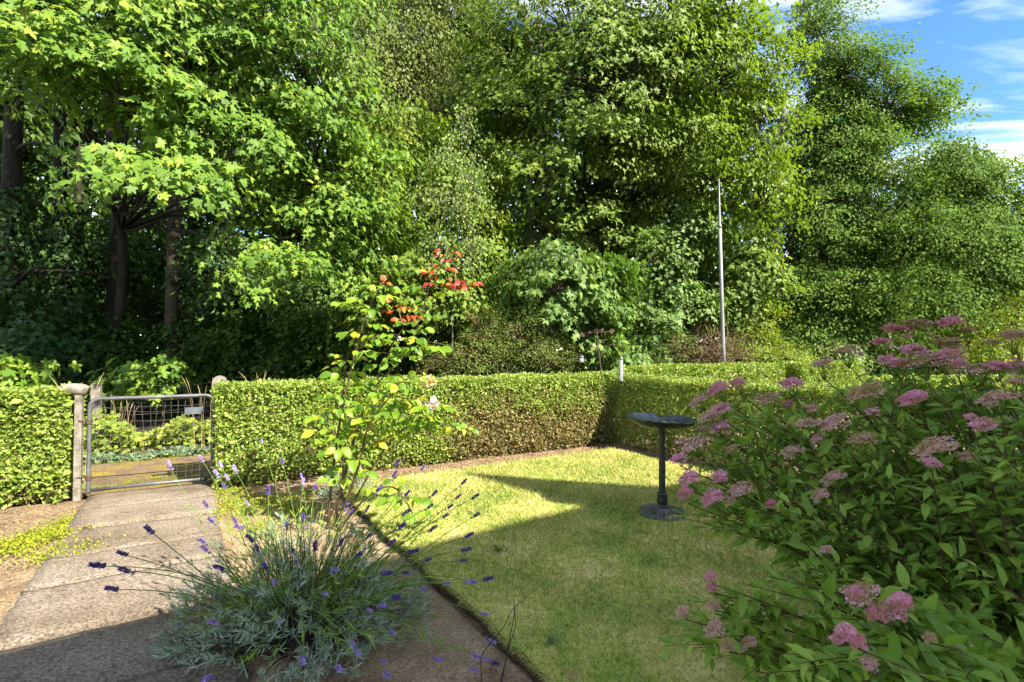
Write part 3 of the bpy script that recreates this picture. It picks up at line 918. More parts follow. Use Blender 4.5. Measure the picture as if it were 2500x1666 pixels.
hedge('long clipped privet hedge right of the gate, browned and thin near its foot', HA0, HD, HN, 5.15 + 0.62, dens=6600, leafs=0.032, dryf=dryA, seed=1.0)
hedge('shaded clipped privet hedge with sunlit top running behind the bird bath', HB1 + BD * 0.0 - HD * 0.0, BD, BN, 4.6, W=0.62, H=1.03, dens=5600, dryf=lambda u, z: 0.10 + 0.25 * (z < 0.35), seed=4.0, ends=(0, 1))
hedge('clipped privet hedge left of the gate beside the hooked gatepost', np.array([-4.20, 4.50]) - HD * 2.2, HD, HN, 2.2, dens=5600, W=0.6, H=1.04, seed=7.0, leafs=0.038)
hedge('neighbouring sunlit privet hedge continuing the line in front of the lamp post', HB1 + HD * 0.62 + HN * 0.02, HD, HN, 9.5 - 5.15 - 0.62, dens=3600, leafs=0.036, seed=9.0, H=1.15)
hedge('short privet hedge with a dark shaded end beyond the gap', HA0 + HD * 10.05, HD, HN, 2.3, dens=2600, leafs=0.04, seed=11.0, H=1.17)
hedge('low distant hedge across the neighbouring garden behind the pink bush', np.array([5.6, 7.0]), unit(np.array([0.9, 0.1])), unit(np.array([-0.1, 0.9])), 5.0, dens=2200, leafs=0.042, seed=13.0, H=1.0)

# ================================================================== gate
GL = gr(215, 1218); GR_ = gr(518, 1186)
gd = unit(GR_ - GL); gl = np.linalg.norm(GR_ - GL)
gate = thing('metal_gate', 'galvanised tubular steel garden gate with wire mesh infill', 'gate', (GL + GR_) / 2)
gn = np.array([-gd[1], gd[0], 0])
up = np.array([0, 0, 1.0])
zb, zt, rc = 0.075, 0.955, 0.075
Gp = lambda u, z: GL + gd * u + up * z
pts = [Gp(0, zb - 0.03)]
pts += [Gp(0, z) for z in np.linspace(zb, zt - rc, 6)]
pts += [Gp(rc - rc * math.cos(a), zt - rc + rc * math.sin(a)) for a in np.linspace(0.15, math.pi / 2, 7)]
pts += [Gp(u, zt) for u in np.linspace(rc, gl - rc, 6)[1:]]
pts += [Gp(gl - rc + rc * math.sin(a), zt - rc + rc * math.cos(a)) for a in np.linspace(0.15, math.pi / 2, 7)]
pts += [Gp(gl, z) for z in np.linspace(zt - rc, zb - 0.03, 6)[1:]]
mb = MB(); mb.tube(pts, 0.0185, 12, up=gn)
mb.build('frame', M['galv'], gate, True)
mb = MB(); mb.tube([Gp(0.02, zb + 0.005), Gp(gl / 2, zb + 0.008), Gp(gl - 0.02, zb + 0.005)], 0.0165, 12)
mb.build('bottom_rail', M['galv'], gate, True)
for i in range(16):
    u = 0.05 + i * (gl - 0.09) / 15.4
    jx = 0.008 * rng.normal(size=5)
    mb = MB(); mb.tube([Gp(u + jx[k], z) for k, z in enumerate(np.linspace(zb - 0.035, zt - 0.07 + 0.03 * rng.random(), 5))], 0.0017, 4)
    mb.build('wire', M['wire'], gate)
for i in range(12):
    z = zb + 0.045 + i * 0.068
    jz = 0.006 * rng.normal(size=7)
    mb = MB(); mb.tube([Gp(u, z + jz[k] - 0.012 * math.sin(math.pi * k / 6)) for k, u in enumerate(np.linspace(0.01, gl - 0.01, 7))], 0.0017, 4)
    mb.build('wire', M['wire'], gate)
mb = MB(); mb.box(Gp(gl - 0.165, zt - 0.155) - gn * 0.012, gd * 0.085, gn * 0.002, up * 0.036)
mb.build('latch_plate', M['plate'], gate)
mb = MB(); mb.tube([Gp(gl - 0.10, zt - 0.175) - gn * 0.02, Gp(gl + 0.055, zt - 0.165) - gn * 0.02], 0.007, 6)
mb.build('latch_bolt', M['rust'], gate)
for z in (0.20, 0.74):
    mb = MB(); mb.tube([Gp(0.0, z), Gp(-0.085, z + 0.012)], 0.010, 8); mb.tube([Gp(0, z - 0.02), Gp(0, z + 0.02)], 0.027, 10)
    mb.build('hinge', M['rust'], gate)

# ---- gateposts
def post_rounded(label, c, dirn, w, dpt, h, hook=0.0, hookside=-1):
    t = thing('gate_post', label, 'post', (c[0], c[1], 0), None)
    d3 = np.array([dirn[0], dirn[1], 0]); n3 = np.array([-dirn[1], dirn[0], 0])
    an = np.linspace(0, math.pi, 10)
    prof_ = [(w / 2, 0), (w / 2, h - 0.05)] + [(w / 2 * math.cos(a), h - 0.05 + 0.05 * math.sin(a)) for a in an[1:-1]] + [(-w / 2, h - 0.05), (-w / 2, 0)]
    prof_[0] = (w / 2, -0.02); prof_[-1] = (-w / 2, -0.02)
    mb = MB()
    m = len(prof_)
    V = [np.array([c[0], c[1], 0]) + d3 * u + n3 * s_ * dpt / 2 + up * z for s_ in (-1, 1) for u, z in prof_]
    mb.put(V, [tuple(range(m)), tuple(range(2 * m - 1, m - 1, -1))] + [(i, m + i, m + (i + 1) % m, (i + 1) % m) for i in range(m)])
    mb.build('shaft', M['concrete_post'], t)
    if hook:
        mb = MB()
        a = np.array([c[0], c[1], h - 0.035])
        P_ = [a + d3 * hookside * (k * hook) + up * (0.012 * math.sin(k * 3.0) - 0.028 * k * k) for k in np.linspace(-0.35, 1, 8)]
        mb.tube(P_, [0.045, 0.056, 0.058, 0.056, 0.054, 0.052, 0.046, 0.028], 10)
        mb.build('hooked_head', M['concrete_post'], t, True)
    return t


pl = gr(196, 1222)
post_rounded('pale concrete gatepost with hooked head at the hinge side of the gate', pl[:2] + HN * 0.06 - HD * 0.035, HD, 0.055, 0.06, 1.085, hook=0.17)
pr_ = gr(540, 1180)
post_rounded('round topped concrete gatepost at the latch side of the gate', pr_[:2] + HN * 0.08 + HD * -0.03, HD, 0.125, 0.12, 1.15)


def fence_post(label, px, py_top, d_, w, h_):
    p = at(px, py_top, d_)
    t = thing('fence_post', label, 'post', (p[0], p[1], 0))
    mb = MB()
    a_ = np.array([HD[0], HD[1], 0]) * w / 2; b_ = np.array([HN[0], HN[1], 0]) * w / 2
    c_ = np.array([p[0], p[1], p[2] / 2])
    mb.box(c_, a_, b_, up * p[2] / 2)
    mb.build('shaft', M['concrete_post'], t)
    return p


fp1 = fence_post('square concrete fence post standing on the verge across the lane', 236, 936, 6.9, 0.105, 0)
fp2 = fence_post('small pale post top showing above the hedge by the latch post', 603, 936, 7.7, 0.085, 0)
wf = thing('wire_fence', 'slack wire strands strung between the verge fence posts', 'fence', (fp1[0], fp1[1], 0))
dirf = unit(fp2 - fp1)
for k, hz in enumerate((0.98, 0.78, 0.60)):
    a_ = np.array([fp1[0], fp1[1], hz]); b_ = np.array([fp2[0], fp2[1], hz + 0.02])
    P_ = [a_ + (b_ - a_) * t_ - up * 0.09 * math.sin(math.pi * t_) + up * 0.02 * math.sin(9 * t_ + k) for t_ in np.linspace(-0.9, 1.0, 20)]
    mb = MB(); mb.tube(P_, 0.0022, 4); mb.build('wire_strand', M['wire'], wf)

# ================================================================== bird bath
bp = gr(1617, 1254, LAWN_Z)
bath = thing('bird_bath', 'dark cast bird bath with shell shaped bowl standing on the lawn', 'bird bath', bp)
BX, BY, BZ = bp
mb = MB()
an = np.linspace(0, 2 * math.pi, 65)
ro = 0.192
mb.lathe((BX, BY, BZ), [(ro - 0.034, 0.006), (ro - 0.030, 0.020), (ro - 0.014, 0.027), (ro, 0.020), (ro + 0.003, 0.002), (ro - 0.034, 0.002), (ro - 0.034, 0.006)], 56)
mb.build('base_ring', M['base_grey'], bath, True)
for k in range(8):
    a0 = 2 * math.pi * k / 8
    P_ = []
    for t_ in np.linspace(-1, 1, 15):
        rr = 0.055 + 0.112 * math.cos(t_ * math.pi / 2) ** 0.8
        aa = a0 + 0.40 * t_
        P_.append((BX + rr * math.cos(aa), BY + rr * math.sin(aa), BZ + 0.016 + 0.012 * (1 - rr / 0.17)))
    mb = MB(); mb.tube(P_, 0.0085, 6)
    mb.tube([(BX + r_ * math.cos(a0), BY + r_ * math.sin(a0), BZ + 0.016) for r_ in (0.05, 0.085, 0.11)], [0.007, 0.011, 0.003], 6)
    mb.tube([(BX + r_ * math.cos(a0 + 0.39), BY + r_ * math.sin(a0 + 0.39), BZ + 0.014) for r_ in (0.06, 0.11, 0.135, 0.165)], [0.005, 0.006, 0.014, 0.006], 6)
    mb.build('scroll', M['base_grey'], bath, True)
mb = MB()
mb.lathe((BX, BY, BZ), [(0.066, 0.018), (0.064, 0.032), (0.046, 0.040), (0.038, 0.052), (0.037, 0.060), (0.043, 0.066), (0.036, 0.076)], 24)
mb.build('base_hub', M['base_grey'], bath, True)
mb = MB()
mb.lathe((BX, BY, BZ), [(0.034, 0.070), (0.040, 0.085), (0.044, 0.105), (0.041, 0.130), (0.037, 0.150), (0.041, 0.158), (0.040, 0.168), (0.030, 0.174)], 32, fn=lambda a, r, z: (r * (1 + 0.07 * math.sin(8 * a + z * 60) * (0.08 < z < 0.155)), z))
mb.build('collar', M['blackmetal'], bath, True)
mb = MB()
mb.lathe((BX, BY, BZ), [(0.0275, 0.165), (0.0275, 0.30), (0.026, 0.5), (0.0245, 0.675)], 48, fn=lambda a, r, z: (r * (1 - 0.10 * abs(math.sin(6 * a))), z))
mb.build('post', M['blackmetal'], bath, True)
mb = MB()
mb.lathe((BX, BY, BZ), [(0.026, 0.665), (0.037, 0.672), (0.037, 0.682), (0.030, 0.690), (0.045, 0.700), (0.03, 0.705)], 24)
mb.build('neck', M['blackmetal'], bath, True)
# shell bowl: fluted dish, one side pinched into the hinge of the shell
HINGE = math.radians(73)


def bowl_fn(a, r, z):
    k = r / 0.28
    da = math.atan2(math.sin(a - HINGE), math.cos(a - HINGE))
    fl = 0.003 * k * math.cos(20 * a)
    pinch = math.exp(-(da / 0.16) ** 2)
    wing = math.exp(-((abs(da) - 0.42) / 0.18) ** 2)
    rr = r * (1 + 0.008 * math.cos(20 * a) * k) * (1 - 0.12 * pinch * k + 0.02 * wing * k)
    tiltz = 0.013 * (-(rr * math.cos(a)) / 0.28) * k
    return rr, z + fl + tiltz - 0.024 * pinch * k ** 2 + 0.004 * wing * k ** 2 + 0.004 * math.sin(3 * a + 1) * k * k


inner = [(0.02, 0.712), (0.08, 0.716), (0.14, 0.728), (0.19, 0.745), (0.235, 0.765), (0.265, 0.782), (0.282, 0.795)]
outer = [(0.286, 0.790), (0.262, 0.766), (0.225, 0.744), (0.17, 0.722), (0.11, 0.703), (0.06, 0.692), (0.035, 0.690)]
mb = MB(); mb.lathe((BX, BY, BZ), inner, 208, fn=bowl_fn)
mb.put([(BX, BY, BZ + 0.712)], [])
mb.f.append(tuple(range(207, -1, -1)))
bi = mb.build('bowl', M['bowl'], bath, True)
mb = MB(); mb.lathe((BX, BY, BZ), [inner[-1]] + outer, 208, fn=bowl_fn)
mb.build('bowl_shell', M['blackmetal'], bath, True)

# ================================================================== feeder pole with arms, and two hanging feeders
fb = gr(1487, 1092, 0.0)
dF = fb[1]
ftop = at(1457, 806, dF)
pole = thing('feeder_pole', 'thin rusty bird feeder pole leaning at the hedge corner', 'feeder pole', fb)
ax = unit(ftop - fb)
mb = MB(); mb.tube([fb - ax * 0.05, fb + (ftop - fb) * 0.5, ftop], [0.0075, 0.0075, 0.0065], 8)
mb.build('pole', M['rust'], pole, True)
X = np.array([1.0, 0, 0])
c_ = at(1463, 870, dF)
for s_, tipx, tipy, topy, nm in ((-1, 1432, 852, 846, 'arm'), (1, 1518, 850, 842, 'arm')):
    p0_ = at(1463, 880, dF); tip = at(tipx, tipy, dF)
    mid = at((1463 + tipx) / 2 + s_ * 3, topy, dF)
    P_ = poly([p0_, p0_ + (mid - p0_) * 0.55 + up * 0.035 - X * s_ * 0.02, mid, at(tipx - s_ * 8, topy + 2, dF), tip], 6)
    mb = MB(); mb.tube(P_, 0.0055, 6, up=(0, 1, 0)); mb.build(nm, M['rust'], pole, True)
mb = MB()
mb.tube([at(1425, 813, dF), at(1457, 812, dF), at(1492, 810, dF)], 0.005, 6); mb.build('cross_bar', M['rust'], pole, True)
mb = MB(); mb.tube(poly([at(1452, 812, dF), at(1453, 806, dF), at(1458, 804, dF), at(1463, 807, dF), at(1464, 811, dF)], 4), 0.004, 6, up=(0, 1, 0)); mb.build('top_loop', M['rust'], pole, True)
mb = MB(); mb.tube([at(1453, 832, dF), at(1480, 830, dF)], 0.004, 6); mb.tube([at(1455, 838, dF), at(1476, 836, dF)], 0.003, 6); mb.build('dish_bar', M['rust'], pole, True)
for px, py, rr in ((1422, 818, 0.040), (1440, 812, 0.024), (1470, 806, 0.026), (1494, 809, 0.038)):
    mb = MB()
    q = at(px, py, dF)
    k = 9
    ring = [q + np.array([rr * math.cos(a) * (1 + 0.25 * math.cos(3 * a + px)), 0, 0.8 * rr * math.sin(a) * (1 + 0.2 * math.sin(2 * a + px))]) for a in np.linspace(0, 2 * math.pi, k, endpoint=False)]
    V = [r_ + np.array([0, -0.004, 0]) for r_ in ring] + [r_ + np.array([0, 0.004, 0]) for r_ in ring]
    mb.put(V, [tuple(range(k)), tuple(range(2 * k - 1, k - 1, -1))] + [(i, k + i, k + (i + 1) % k, (i + 1) % k) for i in range(k)])
    mb.build('leaf_ornament', M['rust'], pole)

gm, N_, L_, bs = new_mat('clear_feeder_plastic')
bs.inputs['Base Color'].default_value = (0.75, 0.78, 0.78, 1)
bs.inputs['Roughness'].default_value = 0.15
bs.inputs['Transmission Weight'].default_value = 0.75
bs.inputs['IOR'].default_value = 1.2
M['clear'] = gm
M['seed'] = surf_mat('peanut_seed', [(0.3, (0.30, 0.22, 0.13)), (0.8, (0.55, 0.45, 0.32))], 60, 3, 0.8, 0.4)
for px, label, ytop, ybot in ((1516, 'clear tube bird feeder hanging from the longer arm of the feeder pole', 872, 932), (1419, 'small clear bird feeder hanging from the short arm of the feeder pole', 868, 886)):
    a_ = at(px, ytop, dF); b_ = at(px, ybot, dF)
    f_ = thing('bird_feeder', label, 'bird feeder', b_)
    hgt = a_[2] - b_[2]
    r_ = 0.030 if px > 1500 else 0.036
    mb = MB(); mb.lathe(b_, [(r_, 0.02), (r_, hgt - 0.03), (r_ - 0.004, hgt - 0.03), (r_ - 0.004, 0.02), (r_, 0.02)], 16); mb.build('tube', M['clear'], f_, True)
    mb = MB(); mb.lathe(b_, [(0.002, hgt), (r_ + 0.006, hgt - 0.012), (r_ + 0.006, hgt - 0.032), (0.002, hgt - 0.032)], 16); mb.build('lid', M['plate'], f_, True)
    mb = MB(); mb.lathe(b_, [(0.002, 0.0), (r_ + 0.005, 0.004), (r_ + 0.005, 0.024), (0.002, 0.024)], 16); mb.build('foot', M['plate'], f_, True)
    mb = MB(); mb.lathe(b_, [(0.002, 0.025), (r_ - 0.006, 0.025), (r_ - 0.006, hgt * 0.45), (0.002, hgt * 0.47)], 12); mb.build('seed_fill', M['seed'], f_, True)
    mb = MB(); hk = at(1518 if px > 1500 else 1432, 850, dF)
    mb.tube([hk, (hk + a_) / 2, a_ - up * 0.01], 0.0016, 4); mb.build('hanger', M['wire'], f_)

# ================================================================== lamp post
lb = at(1769, 905, 9.9); lt = at(1757, 462, 9.9)
lamp = thing('lamp_post', 'tall slender grey steel lamp post rising behind the hedge', 'lamp post', (lb[0], lb[1], 0))
B0 = np.array([lb[0], lb[1], 0.0]); ax = unit(lt - lb)
PT = lambda z: B0 + (lt - lb) / (lt[2] - lb[2]) * z
z_sw = at(1760, 556, 9.9)[2]
mb = MB()
mb.tube([PT(-0.05), PT(0.4), PT(1.16)], [0.055, 0.055, 0.052], 16); mb.build('base', M['pole'], lamp, True)
mb = MB(); mb.tube([PT(1.0), PT(1.30), PT(z_sw * 0.6), PT(z_sw)], [0.041, 0.040, 0.036, 0.033], 16); mb.build('shaft', M['pole'], lamp, True)
mb = MB(); mb.tube([PT(z_sw - 0.02), PT(z_sw + 0.05), PT(z_sw + 0.06), PT(z_sw + 1.0), PT(lt[2])], [0.036, 0.034, 0.022, 0.019, 0.015], 14); mb.build('upper_shaft', M['pole'], lamp, True)
mb = MB(); mb.tube([PT(lt[2]), PT(lt[2] + 0.03), PT(lt[2] + 0.05)], [0.018, 0.018, 0.008], 12); mb.build('cap', M['pole'], lamp, True)

# ================================================================== slatted seat and a roof far right
sl = at(2330, 885, 12.5)
seat = thing('slatted_bench', 'faded timber slatted bench back in the neighbouring garden', 'bench', (sl[0], sl[1], 0))
for k in range(5):
    mb = MB(); mb.box((sl[0], sl[1], 0.78 + 0.125 * k), (0.17, -0.03, 0), (0.004, 0.014, 0), (0, 0, 0.050)); mb.build('slat', M['slatwood'], seat)
for k in range(3):
    mb = MB(); mb.box((sl[0] + 0.42, sl[1] + 0.25, 1.13 + 0.12 * k), (0.2, -0.06, 0), (0.004, 0.014, 0), (0, 0, 0.045)); mb.build('slat', M['slatwood'], seat)
for s_ in (-0.15, 0.15, 0.6):
    mb = MB(); mb.box((sl[0] + s_, sl[1] + 0.05 + (0.3 if s_ > 0.3 else 0), 0.70), (0.03, 0, 0), (0, 0.02, 0), (0, 0, 0.72)); mb.build('upright', M['slatwood'], seat)
sh = at(2480, 795, 15)
shed = thing('garden_shed', 'grey roofed shed half hidden by yellow shrubs', 'shed', (sh[0] + 0.6, sh[1], 0))
cx, cy = sh[0] + 0.9, sh[1] + 0.6
mb = MB(); mb.box((cx, cy, 0.95), (0.9, 0, 0), (0, 0.8, 0), (0, 0, 0.98)); mb.build('wall', M['slatwood'], shed)
mb = MB(); mb.prism([(cx - 1.05, cy - 0.95), (cx + 1.05, cy - 0.95), (cx + 1.05, cy + 0.95), (cx - 1.05, cy + 0.95)], 1.94, 1.98)
mb.put([(cx - 1.05, cy - 0.95, 1.985), (cx + 1.05, cy - 0.95, 1.985), (cx + 1.05, cy + 0.95, 1.985), (cx - 1.05, cy + 0.95, 1.985), (cx - 0.6, cy, 2.45), (cx + 1.0, cy, 2.45)], [(0, 1, 5, 4), (2, 3, 4, 5), (0, 4, 3), (1, 2, 5)])
mb.build('roof', M['slate'], shed)

# ================================================================== the house behind the viewer (its roof casts the shade on lawn and path)
cot = 1.0 / math.tan(SUN_EL)
ED = unit(np.array([0.836, 0.549])); EN = np.array([-ED[1], ED[0]])   # along the eaves / towards the garden
HE = 6.5
NOTCH = np.array([0.592, 4.173])                       # where the eaves' shade falls on the lawn
E0 = NOTCH + SUN_H * cot * (HE - LAWN_Z)
house = thing('house', 'pale rendered house with tiled roof beside the garden path', 'house', (E0[0] - 2 * ED[0] - 3 * EN[0], E0[1] - 2 * ED[1] - 3 * EN[1], 0))
w0, w1, wd = -6.0, 2.7, 6.0
P = lambda t, o: E0 + ED * t - EN * o
mb = MB(); mb.prism([P(w0, 0.35), P(w1, 0.35), P(w1, wd), P(w0, wd)], -0.03, HE - 0.12); mb.build('wall', M['render'], house)
ridge = HE + 1.7
q = [P(w0 - 0.3, 0.0), P(w1 + 0.3, 0.0), P(w1 + 0.3, wd + 0.35), P(w0 - 0.3, wd + 0.35), P(w0 - 0.3, wd / 2), P(w1 + 0.3, wd / 2)]
zs = [HE, HE, HE, HE, ridge, ridge]
V = [(p[0], p[1], z) for p, z in zip(q, zs)] + [(p[0], p[1], z - 0.11) for p, z in zip(q, zs)]
mb = MB(); mb.put(V, [(0, 1, 5, 4), (2, 3, 4, 5), (6, 10, 11, 7), (8, 11, 10, 9), (0, 6, 7, 1), (2, 8, 9, 3), (0, 4, 10, 6), (4, 3, 9, 10), (1, 7, 11, 5), (5, 11, 8, 2)])
mb.build('roof', M['roof'], house)
# unseen steep gable, its outline shaped to cast the shade wedge on the lawn
BK = np.array([0.713, -0.70])
V = []
for o_ in (0.0, 1.9):
    for t_, z_ in ((0.0, HE - 0.02), (1.09, HE - 0.02), (0.27, HE + 1.53)):
        a_ = P(t_, 0.01) + BK * o_
        V.append((a_[0], a_[1], z_))
mb = MB(); mb.put(V, [(0, 1, 2), (5, 4, 3), (0, 3, 4, 1), (1, 4, 5, 2), (2, 5, 3, 0)])
mb.build('shade_gable', M['render'], house)
for t_ in (-4.9, 1.2):
    for z_ in (0.9, 3.9):
        fr_ = MB(); c_ = P(t_, 0.34)
        fr_.box((c_[0], c_[1], z_ + 0.6), (ED[0] * 0.7, ED[1] * 0.7, 0), (EN[0] * 0.03, EN[1] * 0.03, 0), (0, 0, 0.6))
        wnd = fr_.build('window', M['whitewood'], house)
        pn = MB(); c2 = P(t_, 0.30)
        pn.box((c2[0], c2[1], z_ + 0.6), (ED[0] * 0.62, ED[1] * 0.62, 0), (EN[0] * 0.01, EN[1] * 0.01, 0), (0, 0, 0.52))
        pn.build('pane', M['glass'], wnd)
dr = MB(); c_ = P(-2.6, 0.33)
dr.box((c_[0], c_[1], 1.02), (ED[0] * 0.45, ED[1] * 0.45, 0), (EN[0] * 0.03, EN[1] * 0.03, 0), (0, 0, 1.02)); dr.build('door', M['whitewood'], house)

# ================================================================== trees
def ell(px, py, d, rx, ry, rz):
    return (at(px, py, d), np.array([rx, ry, rz]))


def tree(name, label, base, top, r0, lobes, sprays, per, R, leaf, tpl, mat, bark, cat='tree', droop=0.35, flat=0.22, parts=0, limbs=True, group=None,
         lean=None, core=0.35, up_w=0.8, out_w=0.35, jit=0.55, twigs=True, long=1.0, limb_min=0.15):
    """Trunk, limbs to every lobe, twigs to every spray, leaves in flattened drooping sprays."""
    base = np.asarray(base, float); top = np.asarray(top, float)
    t = thing(name, label, cat, base, group)
    mb = MB()
    H_ = top[2] - base[2]
    mids = [base - [0, 0, 0.1], base + (top - base) * 0.05, base + (top - base) * 0.35 + np.array([0.10, 0.05, 0]) * H_ * 0.12 * rng.normal(), base + (top - base) * 0.7 + np.array([0.1, 0.05, 0]) * H_ * 0.10 * rng.normal(), top]
    tp = poly(mids, 5)
    tr_ = np.interp(np.linspace(0, 1, len(tp)), [0, 0.06, 0.15, 1], [r0 * 1.5, r0 * 1.12, r0, r0 * 0.28])
    mb.tube(tp, tr_, 10)
    mb.build('trunk', M[bark], t, True)
    vol = np.array([l[1][0] * l[1][2] for l in lobes])
    cnt = np.maximum(3, np.round(sprays * vol / vol.sum()).astype(int))
    bb = MB()
    PP, DD, NN, SS, RN = [], [], [], [], []
    for (c, r), k in zip(lobes, cnt):
        # limb from trunk to lobe
        hz = np.clip(c[2] - 0.35 * np.linalg.norm((c - base)[:2]) - 0.2 * r[2], base[2] + limb_min * H_, top[2])
        i0 = int(np.argmin(abs(tp[:, 2] - hz)))
        s0 = tp[i0]
        node = c - np.array([0, 0, 0.25]) * r
        if limbs:
            lm = bez(s0, (s0 + node) / 2 + np.array([0, 0, 0.12 * np.linalg.norm(node - s0)]), node, 8)
            lm[1:-1] += 0.012 * np.linalg.norm(node - s0) * rng.normal(size=(6, 3))
            rl = max(0.012, min(tr_[i0] * 0.30, 0.016 + 0.006 * np.linalg.norm(node - s0)))
            bb.tube(lm, np.linspace(rl, rl * 0.45, 8), 6)
        q = rdir(k)
        rad = core + (1 - core) * rng.random(k) ** 0.55
        sp = c + q * rad[:, None] * r
        for j in range(k):
            s_ = sp[j]
            if s_[2] < base[2] + 0.25:
                continue
            out = unit((s_ - c) / r) * 0.55 + unit(np.append((s_ - base)[:2], 0.0)) * 0.45 + rdir(1)[0] * 0.35
            out[2] = out[2] * 0.35 - droop * (0.5 + 0.7 * rng.random())
            out = unit(out)
            side = unit(np.cross(out, [0, 0, 1.0]))
            nr = np.cross(side, out)
            RR = R * (0.65 + 0.7 * rng.random())
            tip = s_ + out * RR * long
            # twig
            if limbs and twigs:
                st = node + (s_ - node) * 0.15
                tw = bez(st, (st + s_) / 2 + np.array([0, 0, 0.10 * np.linalg.norm(s_ - st)]), s_, 4)
                bb.tube(np.vstack([tw, s_ + out * RR * 0.5 * long, tip]), np.linspace(min(0.014, max(0.006, r0 * 0.08)), 0.003, 6), 3, False)
            m = max(4, int(per * (0.6 + 0.8 * rng.random())))
            a = rng.random(m) * 1.9 - 0.75
            b = rng.normal(size=m) * 0.42 * (1.15 - 0.45 * np.abs(a))
            h = rng.normal(size=m) * flat
            p = s_ + (a[:, None] * out * long + b[:, None] * side + h[:, None] * nr) * RR
            p[:, 2] -= 0.25 * RR * b ** 2 + droop * 0.2 * RR * np.maximum(a, 0) ** 2
            PP.append(p)
            DD.append(out * 0.7 + side * (np.sign(b) * (0.35 + np.abs(b)))[:, None] + rdir(m) * 0.45 + np.array([0, 0, -0.25 - droop * 0.5]))
            NN.append(nr * up_w + rdir(m) * jit + unit(np.append((s_ - base)[:2], 0.0)) * out_w)
            SS.append(leaf * (0.55 + 0.75 * rng.random(m)))
            RN.append(np.clip(0.55 * rng.random() + 0.45 * rng.random(m), 0, 0.999))
    if bb.n:
        bb.build('branches', M[bark], t, True)['kind'] = 'stuff'
    leaves(t, M[mat], np.concatenate(PP), np.concatenate(DD), np.concatenate(NN), np.concatenate(SS), tpl, parts=parts, rest='crown', smooth=False, rnd=np.concatenate(RN))
    return t


def G2(px, d, z=0.0):
    p = at(px, 857, d)
    return np.array([p[0], p[1], z])


# ---- tall bright maple overhanging the gate
b = G2(262, 10.3)
tree('maple_tree', 'bright yellow green maple with large leaves overhanging the gate', b, b + [0.5, -0.6, 9.5], 0.13, [
    ell(470, 150, 7.4, 2.0, 1.6, 1.15), ell(640, 60, 7.6, 1.6, 1.4, 1.2), ell(760, 190, 7.9, 1.05, 1.1, 1.2), ell(560, 330, 7.0, 1.5, 1.1, 0.45),
    ell(130, 130, 5.8, 1.1, 0.8, 0.30), ell(300, 230, 6.2, 1.2, 0.9, 0.35), ell(330, 400, 5.9, 1.15, 0.7, 0.15), ell(480, 445, 6.1, 1.0, 0.6, 0.15),
    ell(760, 380, 7.9, 1.0, 0.9, 0.85), ell(830, 520, 8.1, 0.85, 0.8, 0.6), ell(640, 640, 7.2, 0.75, 0.6, 0.28), ell(730, 680, 7.5, 0.55, 0.5, 0.25), ell(850, 640, 8.3, 0.6, 0.6, 0.45), ell(620, 520, 7.6, 0.9, 0.6, 0.35), ell(880, 420, 8.4, 0.7, 0.7, 0.7), ell(900, 560, 8.6, 0.6, 0.6, 0.6),
    ell(250, 30, 6.6, 1.6, 1.2, 0.6), ell(60, -20, 6.2, 1.3, 1.2, 0.7), ell(20, 90, 7.4, 1.2, 1.0, 0.6),
    ell(350, -260, 8.2, 2.8, 2.2, 1.4), ell(760, -230, 8.6, 1.8, 1.8, 1.5), ell(0, -250, 8.0, 2.2, 2.0, 1.3)],
     880, 48, 0.48, 0.108, MAPLE, 'maple', 'bark_dark', droop=0.42, flat=0.15, parts=300, core=0.30, limb_min=0.42)

# ---- centre maple
b = G2(1405, 11.6)
tree('maple_tree', 'large rounded green maple with dark forked limbs behind the hedge', b, b + [0.3, 0.2, 8.6], 0.19, [
    ell(1500, 190, 10.8, 2.2, 1.8, 1.7), ell(1740, 160, 11.4, 1.7, 1.6, 1.7), ell(1850, 290, 11.6, 1.15, 1.2, 1.5), ell(1300, 250, 11.0, 1.3, 1.3, 0.9),
    ell(1190, 240, 11.2, 1.05, 1.1, 0.75), ell(1640, 350, 10.8, 1.5, 1.0, 0.8), ell(1740, 430, 11.0, 1.0, 0.7, 0.7), ell(1310, 420, 10.2, 1.0, 0.9, 0.5), ell(1500, 330, 10.3, 1.3, 1.0, 0.7),
    ell(1860, 480, 11.2, 0.75, 0.9, 0.8), ell(1250, 130, 11.6, 1.2, 1.2, 0.9), ell(1400, 60, 11.0, 1.6, 1.5, 1.1), ell(1640, 40, 11.2, 1.6, 1.5, 1.1), ell(1500, 560, 11.4, 1.4, 1.0, 0.7), ell(1340, 560, 11.2, 0.9, 0.8, 0.6),
    ell(1500, -160, 11.6, 2.2, 2.0, 1.3), ell(1770, -60, 11.9, 1.3, 1.6, 0.9)],
     980, 48, 0.46, 0.116, MAPLE2, 'maple_mid', 'bark_dark', droop=0.38, flat=0.2, parts=300, core=0.3, up_w=0.7, out_w=0.5, jit=0.45)

